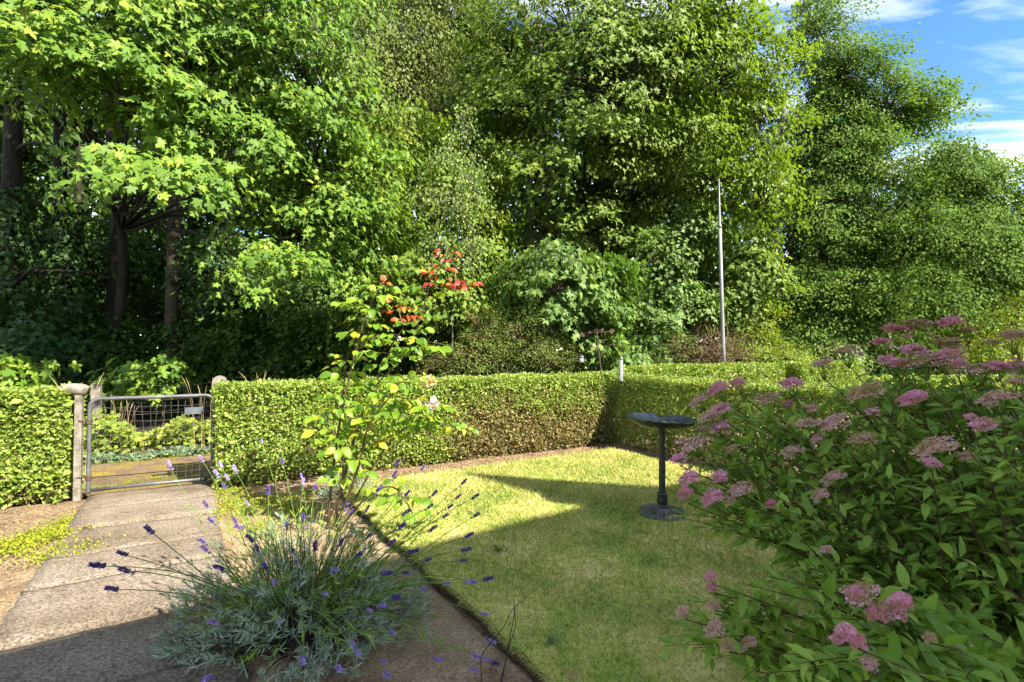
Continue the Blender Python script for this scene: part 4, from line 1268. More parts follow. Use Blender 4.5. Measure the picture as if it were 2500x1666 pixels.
# ---- young sycamores at the wood's edge
b = G2(1370, 8.9)
tree('sycamore_sapling', 'young sycamore with dark glossy foliage above the rounded shrub', b, b + [0.1, 0, 3.2], 0.05, [
    ell(1365, 690, 8.7, 0.75, 0.6, 0.75), ell(1440, 780, 8.9, 0.6, 0.5, 0.55), ell(1250, 690, 9.2, 0.45, 0.5, 0.5), ell(1470, 690, 9.4, 0.6, 0.5, 0.6)],
     150, 36, 0.32, 0.125, MAPLE2, 'sycamore', 'bark_dark', droop=0.5, flat=0.22, parts=150, group='young sycamores at the edge of the wood')
b = G2(1640, 10.9)
tree('sycamore_sapling', 'bushy sycamore left of the lamp post, dense to the ground', b, b + [0.1, 0, 3.6], 0.06, [
    ell(1600, 640, 10.8, 0.9, 0.6, 0.8), ell(1660, 740, 10.9, 0.9, 0.5, 0.7), ell(1560, 790, 10.6, 0.8, 0.5, 0.6), ell(1690, 560, 11.2, 0.8, 0.6, 0.7), ell(1500, 870, 9.6, 0.5, 0.4, 0.25)],
     190, 36, 0.34, 0.12, MAPLE2, 'sycamore', 'bark_dark', droop=0.5, flat=0.22, parts=150, group='young sycamores at the edge of the wood')
b = G2(1800, 11.6)
tree('sycamore_sapling', 'lighter green sycamore right of the lamp post', b, b + [0.1, 0, 4.2], 0.06, [
    ell(1800, 610, 11.6, 0.8, 0.8, 0.7), ell(1830, 690, 11.3, 0.8, 0.7, 0.7), ell(1770, 740, 11.5, 0.7, 0.7, 0.7)],
     150, 34, 0.36, 0.125, MAPLE2, 'maple_mid', 'bark_dark', droop=0.5, flat=0.22, parts=100, group='young sycamores at the edge of the wood')
b = G2(1020, 9.4)
tree('sycamore_sapling', 'young sycamore standing behind the red rose shoots', b, b + [0.1, 0, 3.6], 0.05, [
    ell(960, 560, 9.6, 0.7, 0.6, 0.6), ell(1010, 690, 9.2, 0.8, 0.6, 0.7), ell(920, 760, 9.4, 0.6, 0.5, 0.5), ell(1110, 720, 9.3, 0.6, 0.5, 0.6), ell(880, 640, 9.0, 0.5, 0.5, 0.4), ell(940, 420, 10.2, 0.8, 0.7, 0.8), ell(1010, 340, 10.6, 0.9, 0.8, 0.8), ell(1090, 470, 10.4, 0.8, 0.6, 0.8), ell(1160, 560, 10.2, 0.7, 0.6, 0.7), ell(1200, 420, 10.8, 0.7, 0.6, 0.7), ell(1190, 660, 9.8, 0.5, 0.5, 0.5)],
     400, 36, 0.34, 0.115, MAPLE2, 'maple_mid', 'bark_dark', droop=0.5, flat=0.24, parts=150, group='young sycamores at the edge of the wood')
# seedlings right behind the lane
for (px, py, d_, rx, rz, k, lab) in ((330, 925, 7.7, 0.50, 0.30, 26, 'leafy sycamore seedling behind the metal gate'), (400, 905, 7.9, 0.3, 0.25, 12, 'smaller sycamore seedling beside the one behind the gate'),
                                     (35, 905, 6.9, 0.55, 0.28, 22, 'sycamore seedling looking over the left hedge')):
    b = G2(px, d_)
    tree('sycamore_seedling', lab, b, b + [0, 0, at(px, py, d_)[2] + 0.1], 0.014, [ell(px, py, d_, rx, 0.35, rz)], k, 12, 0.22, 0.15, MAPLE, 'maple', 'brown_stem', cat='seedling', droop=0.45, flat=0.3, parts=110, core=0.1, group='sycamore seedlings along the verge')

# ---- birch
b = G2(1108, 8.9)
tree('birch_tree', 'slender birch with pale hanging leaves in front of the maple', b, at(1128, 330, 8.9), 0.020, [
    ell(1128, 290, 8.8, 0.22, 0.22, 0.35), ell(1095, 380, 8.7, 0.36, 0.3, 0.40), ell(1150, 420, 8.8, 0.34, 0.3, 0.45), ell(1120, 500, 8.7, 0.50, 0.4, 0.42), ell(1075, 590, 8.7, 0.32, 0.3, 0.32), ell(1150, 600, 8.8, 0.34, 0.3, 0.35), ell(1050, 470, 8.8, 0.2, 0.2, 0.25)],
     130, 26, 0.26, 0.058, OVAL2, 'birch', 'bark_grey', droop=1.0, flat=0.34, core=0.0, up_w=0.3, jit=0.9, long=1.0)

# ---- pale tree behind, top centre left
b = G2(930, 12.6)
tree('poplar_tree', 'tall pale olive tree in the gap between the two maples', b, b + [0.2, 0, 10.5], 0.15, [
    ell(920, 230, 12.4, 1.2, 1.0, 1.3), ell(880, 90, 12.6, 1.1, 1.0, 1.3), ell(1010, 120, 13.0, 1.2, 1.0, 1.3), ell(960, 330, 12.2, 1.0, 0.8, 0.8), ell(1060, -40, 13.4, 1.5, 1.2, 1.2), ell(1080, 250, 13.0, 0.9, 0.8, 1.0)],
     430, 60, 0.5, 0.105, OVAL2, 'olive', 'bark_grey', droop=0.9, flat=0.25, up_w=0.4, jit=0.9)
b = G2(1080, 15.5)
tree('poplar_tree', 'dull green tree with sky showing through, behind the pale olive one', b, b + [0.2, 0, 12.5], 0.17, [
    ell(1060, 60, 15.5, 1.9, 1.5, 2.0), ell(1180, 30, 15.8, 1.6, 1.4, 2.0), ell(960, 0, 15.8, 1.4, 1.3, 1.6), ell(1100, -150, 16, 2.2, 1.6, 1.6)],
     360, 60, 0.55, 0.12, OVAL2, 'beech', 'bark_grey', droop=0.8, flat=0.25, up_w=0.4, jit=0.9)

# ---- beeches on the right
b = G2(1990, 14.6)
tree('beech_tree', 'tall feathery beech whose crown reaches highest against the sky', b, b + [0.6, 0, 10.8], 0.19, [
    ell(1990, 60, 14.6, 1.0, 1.2, 1.0), ell(2050, 170, 14.5, 1.5, 1.3, 1.15), ell(2160, 260, 14.4, 1.5, 1.2, 0.95), ell(1990, 330, 14.6, 1.4, 1.3, 1.4), ell(2080, 400, 14.2, 1.5, 1.2, 1.2),
    ell(2270, 250, 14.2, 0.75, 0.8, 0.7), ell(1970, 520, 14.3, 1.3, 1.2, 1.2), ell(2080, 560, 14.0, 1.4, 1.1, 1.2), ell(1960, 700, 14.0, 1.2, 1.0, 1.0), ell(2080, 720, 13.7, 1.3, 1.0, 1.0), ell(1960, 810, 13.6, 1.0, 0.8, 0.5), ell(2060, 830, 13.4, 1.0, 0.8, 0.45)],
     1050, 88, 0.46, 0.090, OVAL2, 'beech', 'bark_grey', droop=0.55, flat=0.16, core=0.2, long=1.25, up_w=0.6, out_w=0.45, jit=0.65)
b = G2(2330, 13.4)
tree('beech_tree', 'broad lower beech with drooping sprays, right of the tallest one', b, b + [0.2, 0, 6.2], 0.15, [
    ell(2290, 430, 13.4, 1.3, 1.1, 0.95), ell(2400, 440, 13.3, 1.1, 1.0, 0.95), ell(2480, 530, 13.0, 1.0, 0.9, 0.8), ell(2240, 560, 13.2, 1.2, 1.0, 1.1), ell(2370, 590, 12.8, 1.3, 1.0, 1.1), ell(2230, 720, 12.8, 1.2, 0.9, 0.9), ell(2350, 740, 12.5, 1.1, 0.8, 0.75), ell(2460, 660, 12.6, 1.0, 0.9, 0.8), ell(2590, 560, 13, 1.1, 1.0, 1.2), ell(2180, 820, 12.8, 0.9, 0.7, 0.4)],
     960, 88, 0.43, 0.088, OVAL2, 'beech', 'bark_grey', droop=0.85, flat=0.18, core=0.2, long=1.25, up_w=0.6, out_w=0.45, jit=0.65)
b = G2(2530, 11.5)
tree('hazel_shrub', 'yellowing shrub beside the grey shed roof', b, b + [0, 0, 2.2], 0.04, [
    ell(2440, 790, 11.6, 0.6, 0.6, 0.35), ell(2500, 740, 11.7, 0.5, 0.5, 0.35), ell(2420, 850, 11.2, 0.8, 0.6, 0.3), ell(2540, 830, 11.4, 0.7, 0.6, 0.5)],
     110, 40, 0.32, 0.075, OVAL2, 'yellow', 'bark', cat='shrub', droop=0.6, flat=0.2)

# ---- shrubs behind the hedge
b = G2(1285, 8.5)
tree('cotoneaster_shrub', 'rounded olive shrub with tiny leaves just behind the hedge', b, b + [0, 0, 1.3], 0.03, [
    ell(1280, 830, 8.5, 0.55, 0.5, 0.55), ell(1350, 870, 8.4, 0.4, 0.4, 0.4), ell(1220, 870, 8.4, 0.4, 0.4, 0.4)],
     190, 60, 0.20, 0.034, OVAL2, 'cotoneaster', 'twig', cat='shrub', droop=0.1, flat=0.35)
b = G2(1170, 8.4)
tree('privet_shrub', 'unclipped light green shrub between rose and rounded shrub', b, b + [0, 0, 1.2], 0.03, [
    ell(1160, 860, 8.3, 0.45, 0.4, 0.4), ell(1090, 880, 8.4, 0.4, 0.4, 0.3), ell(1180, 800, 8.6, 0.35, 0.35, 0.4)],
     130, 48, 0.20, 0.04, OVAL2, 'cotoneaster', 'twig', cat='shrub', droop=0.1, flat=0.35)
b = G2(1850, 10.9)
tree('elder_shrub', 'sunny yellow green elder bush right of the lamp post foot', b, b + [0, 0, 1.6], 0.035, [
    ell(1840, 840, 10.9, 0.7, 0.6, 0.45), ell(1910, 870, 10.7, 0.55, 0.5, 0.3), ell(1790, 860, 10.8, 0.5, 0.5, 0.35), ell(1850, 780, 11.1, 0.5, 0.5, 0.4), ell(1960, 890, 10.6, 0.5, 0.4, 0.2)],
     170, 44, 0.26, 0.06, OVALN, 'yellow', 'bark', cat='shrub', droop=0.3, flat=0.25)
b = G2(1665, 10.2)
tree('box_shrub', 'small fresh green shrub left of the dead brushwood', b, b + [0, 0, 1.2], 0.03, [
    ell(1660, 850, 10.2, 0.35, 0.35, 0.4), ell(1600, 880, 10.2, 0.4, 0.3, 0.25)], 70, 44, 0.2, 0.045, OVALN, 'cotoneaster', 'twig', cat='shrub', droop=0.2, flat=0.3)
# dead brushwood by the lamp post
c = at(1740, 868, 10.3)
brush = thing('brushwood', 'tangle of dead grey brown twigs by the lamp post foot', 'brushwood', (c[0], c[1], 0))
mb = MB()
for i in range(420):
    st = c + rng.normal(size=3) * np.array([0.30, 0.2, 0.22])
    st[2] = max(st[2], 0.6)
    v = rdir(1)[0] * (0.25 + 0.35 * rng.random())
    mid = st + v * 0.5 + rng.normal(size=3) * 0.08
    mb.tube(bez(st, mid + [0, 0, 0.08], st + v, 5), np.linspace(0.007, 0.003, 5), 3, False)
for i in range(40):
    a = c + rng.normal(size=3) * np.array([0.3, 0.2, 0.05])
    mb.tube([(a[0], a[1], -0.05), (a[0] + 0.05 * rng.normal(), a[1], 0.6), (a[0] + 0.15 * rng.normal(), a[1], 1.2)], [0.012, 0.009, 0.004], 4, False)
mb.build('twigs', M['twig'], brush)['kind'] = 'stuff'

# ---- dark wood behind: ivy clad trunks and background trees
def ivy_tree(label, px, d_, w, hgt, ivy_h, ivy_r, bark='bark_dark', n=900):
    b = G2(px, d_)
    t = thing('woodland_tree', label, 'tree', b, 'tall trunks of the dark wood')
    mb = MB()
    top = b + np.array([0.3 * rng.normal(), 0, hgt])
    tp = poly([b - [0, 0, 0.1], b + [0.05, 0, 0.4], b + (top - b) * 0.5 + [0.12 * rng.normal(), 0, 0], top], 6)
    mb.tube(tp, np.interp(np.linspace(0, 1, len(tp)), [0, 0.1, 1], [w * 1.35, w, w * 0.55]), 12)
    mb.build('trunk', M[bark], t, True)
    bb = MB()
    for i in range(7):
        h = hgt * (0.25 + 0.7 * rng.random())
        a = rng.random() * 6.28
        s0 = b + (top - b) * h / hgt
        L_ = 0.8 + 1.4 * rng.random()
        e = s0 + np.array([math.cos(a) * L_, math.sin(a) * L_, 0.1 + 0.5 * rng.normal() * 0.4])
        bb.tube(bez(s0, (s0 + e) / 2 + [0, 0, 0.25], e, 6), np.linspace(w * 0.25, 0.008, 6), 5, False)
    bb.build('branches', M[bark], t, True)['kind'] = 'stuff'
    if n:
        h = rng.random(n) ** 0.8 * ivy_h
        a = rng.random(n) * 2 * math.pi
        bulge = 0.5 + 0.5 * np.clip(vn(np.column_stack([np.cos(a) * 1.5 + px, np.sin(a) * 1.5, h]), 1.3), -0.8, 1)
        r_ = w * 1.05 + ivy_r * bulge * (1 - 0.6 * h / ivy_h) * (0.6 + 0.4 * rng.random(n))
        q = np.column_stack([np.cos(a), np.sin(a), np.zeros(n)])
        pos = b + (top - b) * (h / hgt)[:, None] + q * r_[:, None]
        leaves(t, M['ivy'], pos, rdir(n) * 0.7 + [0, 0, -0.8], q + rdir(n) * 0.5 + [0, 0, 0.35], 0.075 + 0.05 * rng.random(n), MAPLE2, rest='ivy', smooth=False)
    return t


ivy_tree('broad dark trunk wrapped in ivy behind the left hedge', 25, 9.3, 0.21, 9.5, 4.6, 0.35, n=2600)
ivy_tree('ivy covered trunk leaning behind the hooked gatepost', 165, 10.0, 0.16, 9.5, 4.5, 0.75, n=4200)
ivy_tree('bare dark trunk between ivy trunk and pale trunk', 258, 10.8, 0.17, 10.0, 2.2, 0.30, n=1500)
ivy_tree('pale bare trunk standing clear behind the gate', 412, 10.6, 0.17, 10.0, 1.3, 0.25, 'bark', n=900)
ivy_tree('thin dark trunk half hidden right of the pale trunk', 560, 12.0, 0.13, 10.5, 2.0, 0.25, n=900)
ivy_tree('dark thin trunk deep in the wood behind the rose', 720, 13.0, 0.14, 11.0, 2.0, 0.3, n=900)
ivy_tree('slim pale trunk showing beside the centre maple limbs', 1575, 12.6, 0.055, 7.0, 1.0, 0.15, 'bark', n=250)
ivy_tree('grey twin trunk seen through the top of the centre maple', 1300, 14.0, 0.13, 11.5, 2.0, 0.3, 'bark_grey', n=500)
ivy_tree('grey twin trunk right beside its partner behind the centre maple', 1340, 14.2, 0.12, 11.5, 2.0, 0.3, 'bark_grey', n=500)
ivy_tree('grey trunk among the beech leaves right of the lamp post', 1915, 14.0, 0.15, 9.0, 1.8, 0.3, 'bark_grey', n=500)

# background trees closing the wood
bgt = [(-120, 13.5, 'dark leafy tree at the far left end of the wood'), (180, 15.0, 'dark leafy tree deep behind the ivy trunks'), (430, 15.5, 'dark leafy tree deep behind the pale trunk'),
       (660, 15.0, 'dark leafy tree deep behind the overhanging maple'), (860, 15.5, 'dark leafy tree deep behind the rose bush'), (1230, 16.5, 'dark leafy tree deep behind the birch'),
       (1470, 15.5, 'dark leafy tree deep behind the centre maple'), (1700, 16.0, 'dark leafy tree deep behind the lamp post'),
       (2000, 17.0, 'dark leafy tree hidden behind the tallest beech'), (2230, 16.5, 'dark leafy tree hidden behind the broad beech'), (2440, 16.0, 'dark leafy tree hidden behind the broad beech and shed')]
for i, (px, d_, lab) in enumerate(bgt):
    b = G2(px, d_)
    hts = [700, 560, 420, 270, 120, -30]
    lobes = [ell(px + 60 * rng.normal(), h, d_ + 0.6 * rng.normal(), 1.7 + 0.4 * rng.random(), 1.2, 1.15) for h in hts]
    if px > 1000:
        lobes = lobes[:5]
    if px > 1900:
        lobes = [ell(px + 30 * rng.normal(), h, d_, 1.9, 1.0, 1.0) for h in ((760, 620, 480, 340) if px < 2100 else (780, 680, 570) if px < 2300 else (790, 700, 620))]
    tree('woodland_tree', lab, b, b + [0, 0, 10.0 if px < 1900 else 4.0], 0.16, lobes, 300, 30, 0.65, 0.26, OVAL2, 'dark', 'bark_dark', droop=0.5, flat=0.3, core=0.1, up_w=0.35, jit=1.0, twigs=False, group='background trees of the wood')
# the far wood, one mass of leaves
nw = 40000
px_ = -500 + 2480 * rng.random(nw)
dw = 18.0 + 5.0 * rng.random(nw)
wz = np.where(px_ < 1850, 13.5, 2.0 + 7.0 * np.clip((1950 - px_) / 100, 0, 1)) * rng.random(nw) ** 0.9
wp = np.column_stack([(px_ - 1250) / F * dw, dw, wz])
hole = vn(wp, 0.8, 3.0) > 0.80
wp = wp[~hole]
V, T = leaf_arrays(wp, rdir(len(wp)) + [0, 0, -0.3], rdir(len(wp)) + [0, -0.5, 0.3], 0.30 + 0.22 * rng.random(len(wp)), OVAL2)
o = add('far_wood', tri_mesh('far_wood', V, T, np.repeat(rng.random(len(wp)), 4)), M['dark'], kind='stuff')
o['label'] = 'dark mass of foliage deep in the wood behind all the trees'; o['category'] = 'wood'
nw = 22000
px_ = -500 + 3400 * rng.random(nw); dw = 17 + 2 * rng.random(nw)
wp = np.column_stack([(px_ - 1250) / F * dw, dw, rng.random(nw) * 3.0])
V, T = leaf_arrays(wp, rdir(nw) + [0, 0, -0.3], rdir(nw) + [0, -0.5, 0.3], 0.22 + 0.15 * rng.random(nw), OVAL2)
o = add('far_bushes', tri_mesh('far_bushes', V, T, np.repeat(rng.random(nw), 4)), M['beech'], kind='stuff')
o['label'] = 'low mass of far bushes at the back of the wood'; o['category'] = 'bushes'
# understorey shrubs
for i, (px, py, d_, rx, rz, mt, lab) in enumerate(((60, 800, 9.0, 0.9, 0.7, 'ivy', 'ivy thicket at the foot of the broad trunk'), (230, 830, 10.2, 1.0, 0.6, 'dark', 'dark undergrowth below the ivy trunk'),
        (480, 840, 10.8, 1.2, 0.55, 'dark', 'dark undergrowth behind the gate right of the pale trunk'), (650, 830, 10.4, 1.1, 0.6, 'dark', 'dark undergrowth behind the long hedge'),
        (820, 820, 10.2, 1.0, 0.7, 'dark', 'dark undergrowth behind the rose'), (1460, 860, 10.0, 0.7, 0.35, 'sycamore', 'low broad leaved bush behind the feeder pole'),
        (2080, 860, 12.8, 1.2, 0.5, 'dark', 'dark undergrowth below the beeches'), (2000, 880, 12.4, 0.8, 0.35, 'cotoneaster', 'light leaved undergrowth at the end of the short hedge'),
        (1130, 780, 11, 0.9, 0.7, 'dark', 'dark undergrowth behind the birch'), (620, 720, 12.5, 1.3, 0.9, 'ivy', 'ivy hung thicket in the depth of the wood'), (330, 700, 13.0, 1.4, 1.0, 'ivy', 'ivy hung thicket between the trunks'), (90, 640, 10.6, 1.0, 1.0, 'ivy', 'ivy curtain hanging beside the broad trunk'), (300, 600, 11.6, 1.1, 0.9, 'dark', 'leafy thicket behind the overhanging maple branches'), (520, 650, 11.4, 1.1, 0.9, 'ivy', 'ivy curtain right of the pale trunk'), (760, 720, 11.0, 0.9, 0.7, 'sycamore', 'broad leaved thicket left of the rose shoots'))):
    b = G2(px, d_)
    tree('undergrowth_shrub', lab, b, b + [0, 0, max(0.5, at(px, py, d_)[2])], 0.03, [ell(px, py, d_, rx, 0.7, rz), ell(px + 40, py + 60, d_ - 0.2, rx * 0.9, 0.6, rz * 0.6)],
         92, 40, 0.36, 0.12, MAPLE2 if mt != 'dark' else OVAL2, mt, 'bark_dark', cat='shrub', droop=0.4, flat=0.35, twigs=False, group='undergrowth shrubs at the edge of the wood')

# ---- weeds on the verge opposite the gate
def weed_bank(name, label, u0, u1, off0, off1, z0, h, count, leaf, mat, tpl):
    u = u0 + (u1 - u0) * rng.random(count); o = off0 + (off1 - off0) * rng.random(count)
    p = l0 + np.outer(12 + u, HD) + np.outer(1.75 + o, HN)
    z = z0 + h * rng.random(count) ** 0.8 * (0.65 + 0.35 * np.sin(u * 5) * np.sin(u * 2.3 + 1))
    pos = np.column_stack([p, z])
    tpl = tpl[0] if isinstance(tpl, list) else tpl
    V, T = leaf_arrays(pos, rdir(count) + [0, 0, -0.1], rdir(count) * 0.7 + [0.2, -0.3, 0.8], leaf * (0.6 + 0.8 * rng.random(count)), tpl)
    o_ = add(name, tri_mesh(name, V, T, np.repeat(rng.random(count), len(tpl[0]))), M[mat], kind='stuff')
    o_['label'] = label; o_['category'] = 'weeds'


weed_bank('weeds', 'tall yellow green weeds on the verge seen through the gate mesh', -4.5, 1.6, 0.12, 0.75, 0.05, 0.62, 5200, 0.075, 'weed', MAPLE2)
weed_bank('weeds', 'grey green creeping ground ivy along the lane edge', -4.0, 1.2, -0.12, 0.20, 0.02, 0.12, 3000, 0.05, 'groundivy', MAPLE2)
weed_bank('weeds', 'dark woodland ground cover along the verge behind the hedge', 1.4, 10.0, 0.1, 2.2, 0.05, 0.45, 7000, 0.085, 'dark', OVAL2)
weed_bank('weeds', 'shaded woodland ground cover left of the gate', -10, -4.0, 0.1, 2.2, 0.05, 0.5, 4000, 0.085, 'dark', OVAL2)

# dry grass stalks
for px, py, d_, lab, nst in ((185, 960, 4.9, 'dry grass stalks behind the hooked gatepost', 3), (635, 940, 7.3, 'dry grass stalks rising above the hedge', 6), (495, 955, 6.6, 'dry arching grass stalks behind the latch side of the gate', 6), (300, 1000, 6.9, 'bleached grass stalks behind the left half of the gate', 9)):
    p = at(px, py, d_)
    t = thing('dry_grass', lab, 'grass', (p[0], p[1], 0))
    for k in range(nst):
        b_ = np.array([p[0] + 0.06 * rng.normal(), p[1] + 0.05 * rng.normal(), 0.0])
        h_ = p[2] + 0.05 + 0.18 * rng.random()
        e_ = b_ + np.array([0.10 * rng.normal(), 0.05 * rng.normal(), h_])
        cv = bez(b_, b_ + [0, 0, h_ * 0.8], e_ + [0.06 * rng.normal(), 0, 0], 8)
        mb = MB(); mb.tube(cv, np.concatenate([np.linspace(0.0018, 0.0011, 6), [0.003, 0.0008]]), 4, False)
        mb.build('stalk', M['straw'], t)

# ================================================================== rose bush
rb = gr(806, 1292)
DR = rb[1]
rose = thing('rose_bush', 'tall lanky rose bush with red young shoots in the bed', 'rose bush', rb)
ra = lambda px, py, dd=0.0: at(px, py, DR + dd)
canes = [  # points up each cane
    [(800, 1290, 0), (812, 1150, 0.02), (836, 1000, 0.05), (868, 860, 0.08), (898, 760, 0.1), (925, 710, 0.1), (936, 690, 0.1)],
    [(815, 1295, 0.05), (850, 1120, 0.1), (905, 960, 0.2), (985, 870, 0.25), (1028, 770, 0.3), (1052, 690, 0.3), (1085, 640, 0.3), (1095, 605, 0.3)],
    [(820, 1290, 0.0), (872, 1150, -0.1), (900, 1040, -0.15), (960, 960, -0.2), (985, 930, -0.2), (1045, 915, -0.2)],
    [(828, 1290, 0.1), (930, 1110, 0.1), (985, 1050, 0.1), (1030, 1020, 0.1), (1090, 1040, 0.1), (1125, 1050, 0.1)],
    [(795, 1292, -0.05), (835, 1180, -0.1), (830, 1090, -0.1), (800, 1030, -0.12), (790, 1010, -0.1)],
    [(810, 1290, 0.1), (870, 1060, 0.15), (920, 930, 0.15), (955, 850, 0.15), (985, 800, 0.15)],
    [(800, 1292, 0.1), (822, 1080, 0.15), (838, 960, 0.2), (842, 900, 0.2), (850, 860, 0.2)],
    [(830, 1290, -0.1), (900, 1210, -0.2), (960, 1190, -0.25), (1000, 1240, -0.3), (1010, 1270, -0.3)],
    [(812, 1292, 0.0), (860, 1190, 0.0), (862, 1130, 0.0), (905, 1070, 0.05), (940, 1040, 0.05)],
    [(905, 960, 0.2), (985, 985, 0.1), (1040, 995, 0.05), (1068, 990, 0.0)],
    [(1052, 690, 0.3), (1100, 700, 0.25), (1130, 690, 0.25), (1140, 720, 0.25)],
    [(985, 800, 0.15), (975, 760, 0.2), (985, 745, 0.2)],
    [(836, 1000, 0.05), (900, 990, -0.05), (950, 1000, -0.1), (1000, 1030, -0.1)],
    [(850, 1120, 0.1), (820, 1060, 0.0), (812, 985, -0.05), (850, 940, -0.05)],
    [(868, 860, 0.08), (900, 830, 0.0), (935, 815, 0.0)],
    [(985, 870, 0.25), (1030, 850, 0.15), (1065, 850, 0.15)],
    [(898, 760, 0.1), (860, 745, 0.1), (840, 755, 0.1)],
]
cp = []
for k, cpts in enumerate(canes):
    P_ = poly([ra(*q) for q in cpts], 5)
    P_[0][2] = min(P_[0][2], 0.0) if k < 9 else P_[0][2]
    mb = MB()
    r0 = 0.0095 if k < 9 else 0.004
    mb.tube(P_, np.linspace(r0, 0.0028, len(P_)), 6, False)
    mb.build('cane', M['rose_stem'], rose, True)
    cp.append(P_)
pos, dd, nn, sz, red = [], [], [], [], []


def rose_leaf(p, outd, s, isred):
    """compound leaf: a stalk with five leaflets"""
    outd = unit(outd)
    side = unit(np.cross(outd, [0, 0, 1.0]))
    for a, b, sc_ in ((0.9, 0.0, 1.15), (0.55, 0.45, 1.0), (0.55, -0.45, 1.0), (0.2, 0.4, 0.8), (0.2, -0.4, 0.8)):
        if rng.random() < 0.18:
            continue
        q = p + outd * a * s * 1.3 + side * b * s * 0.5
        q[2] -= 0.25 * s * a * a
        pos.append(q)
        dd.append(outd * (0.6 + 0.5 * (b == 0)) + side * b * 2.0 + np.array([0, 0, -0.35 - 0.5 * rng.random()]) + rdir(1)[0] * 0.2)
        nn.append(np.array([0.15, -0.45, 0.8]) + rdir(1)[0] * 0.55)
        sz.append(s * sc_ * (0.8 + 0.4 * rng.random()))
        red.append(isred)


stalks = MB()
for k, P_ in enumerate(cp):
    L_ = len(P_)
    nlf = {0: 19, 1: 25, 2: 14, 3: 18, 4: 10, 5: 17, 6: 13, 7: 10, 8: 12, 9: 10, 10: 6, 11: 5, 12: 8, 13: 9, 14: 5, 15: 6, 16: 5}[k]
    lo_ = 0.30 if k < 9 else 0.15
    for j in range(nlf):
        f_ = lo_ + (1 - lo_) * (j + 0.6 * rng.random()) / nlf
        p = P_[min(L_ - 1, int(f_ * (L_ - 1)))].copy()
        a = j * 2.4 + k
        o_ = np.array([math.cos(a), 0.6 * math.sin(a) - 0.25, 0.15])
        isred = (k == 1 and f_ > 0.76) or (k == 10) or (k == 11) or (k == 0 and f_ > 0.93 and rng.random() < 0.5)
        s = (0.064 + 0.040 * rng.random()) * (0.72 if isred else 1.0) * (0.85 if f_ > 0.8 else 1.0)
        stalks.tube([p, p + unit(o_) * s * 1.2], [0.0018, 0.001], 3, False)
        rose_leaf(p + unit(o_) * 0.03, o_, s, isred)
stalks.build('leaf_stalks', M['rose_stem'], rose)['kind'] = 'stuff'
pos = np.array(pos); dd = np.array(dd); nn = np.array(nn); sz = np.array(sz); red = np.array(red)
leaves(rose, M['rose'], pos[~red], dd[~red], nn[~red], sz[~red], ROSEL, parts=300)
leaves(rose, M['rose_red'], pos[red], dd[red], nn[red], sz[red], ROSEL, parts=300)
# blooms: petals wrapped round a bud
M['petal'] = leaf_mat('cream_orange_petal', [(0, (0.70, 0.30, 0.10)), (0.5, (0.78, 0.55, 0.25)), (1, (0.80, 0.68, 0.45))], 0.35, 0.5, 0.3, tgain=(1.1, 0.9, 0.7))
M['petal_white'] = leaf_mat('faded_white_petal', [(0, (0.80, 0.74, 0.66)), (0.7, (0.84, 0.80, 0.76)), (1, (0.75, 0.45, 0.25))], 0.3, 0.6, 0.3, tgain=(1, 0.95, 0.9))
PET = blade_leaf(0.42, 4, 0.5, 0.7, 0.02, 0.55)


def bloom(c, r, mat, open_=0.3, npet=9, tilt=(0, 0, 1)):
    k = np.arange(npet)
    a = k * 2.39996
    up_ = unit(np.array(tilt, float))
    s1 = unit(np.cross(up_, [0.3, 1, 0.1])); s2 = np.cross(up_, s1)
    q = np.cos(a)[:, None] * s1 + np.sin(a)[:, None] * s2
    op = open_ * (k / npet)[:, None]
    V, T = leaf_arrays(c + q * r * 0.14, up_ * (1 - op) + q * op, -q + up_ * 0.3, np.full(npet, r * 2.0), PET)
    me = tri_mesh('flower', V - base_of(rose), T, np.repeat(rng.random(npet), len(PET[0])))
    return add('flower', me, M[mat], rose, True)


bloom(ra(936, 690, 0.1), 0.030, 'petal', 0.25)
bloom(ra(942, 742, 0.05), 0.028, 'petal', 0.5, tilt=(0.5, -0.4, 0.6))
bloom(ra(1050, 935, -0.2), 0.032, 'petal', 0.9, 11, tilt=(-0.3, -0.7, 0.3))
bloom(ra(1056, 985, -0.2), 0.030, 'petal_white', 1.2, 9, tilt=(0.2, -0.8, -0.4))
bloom(ra(1100, 690, 0.3), 0.020, 'petal', 0.4)

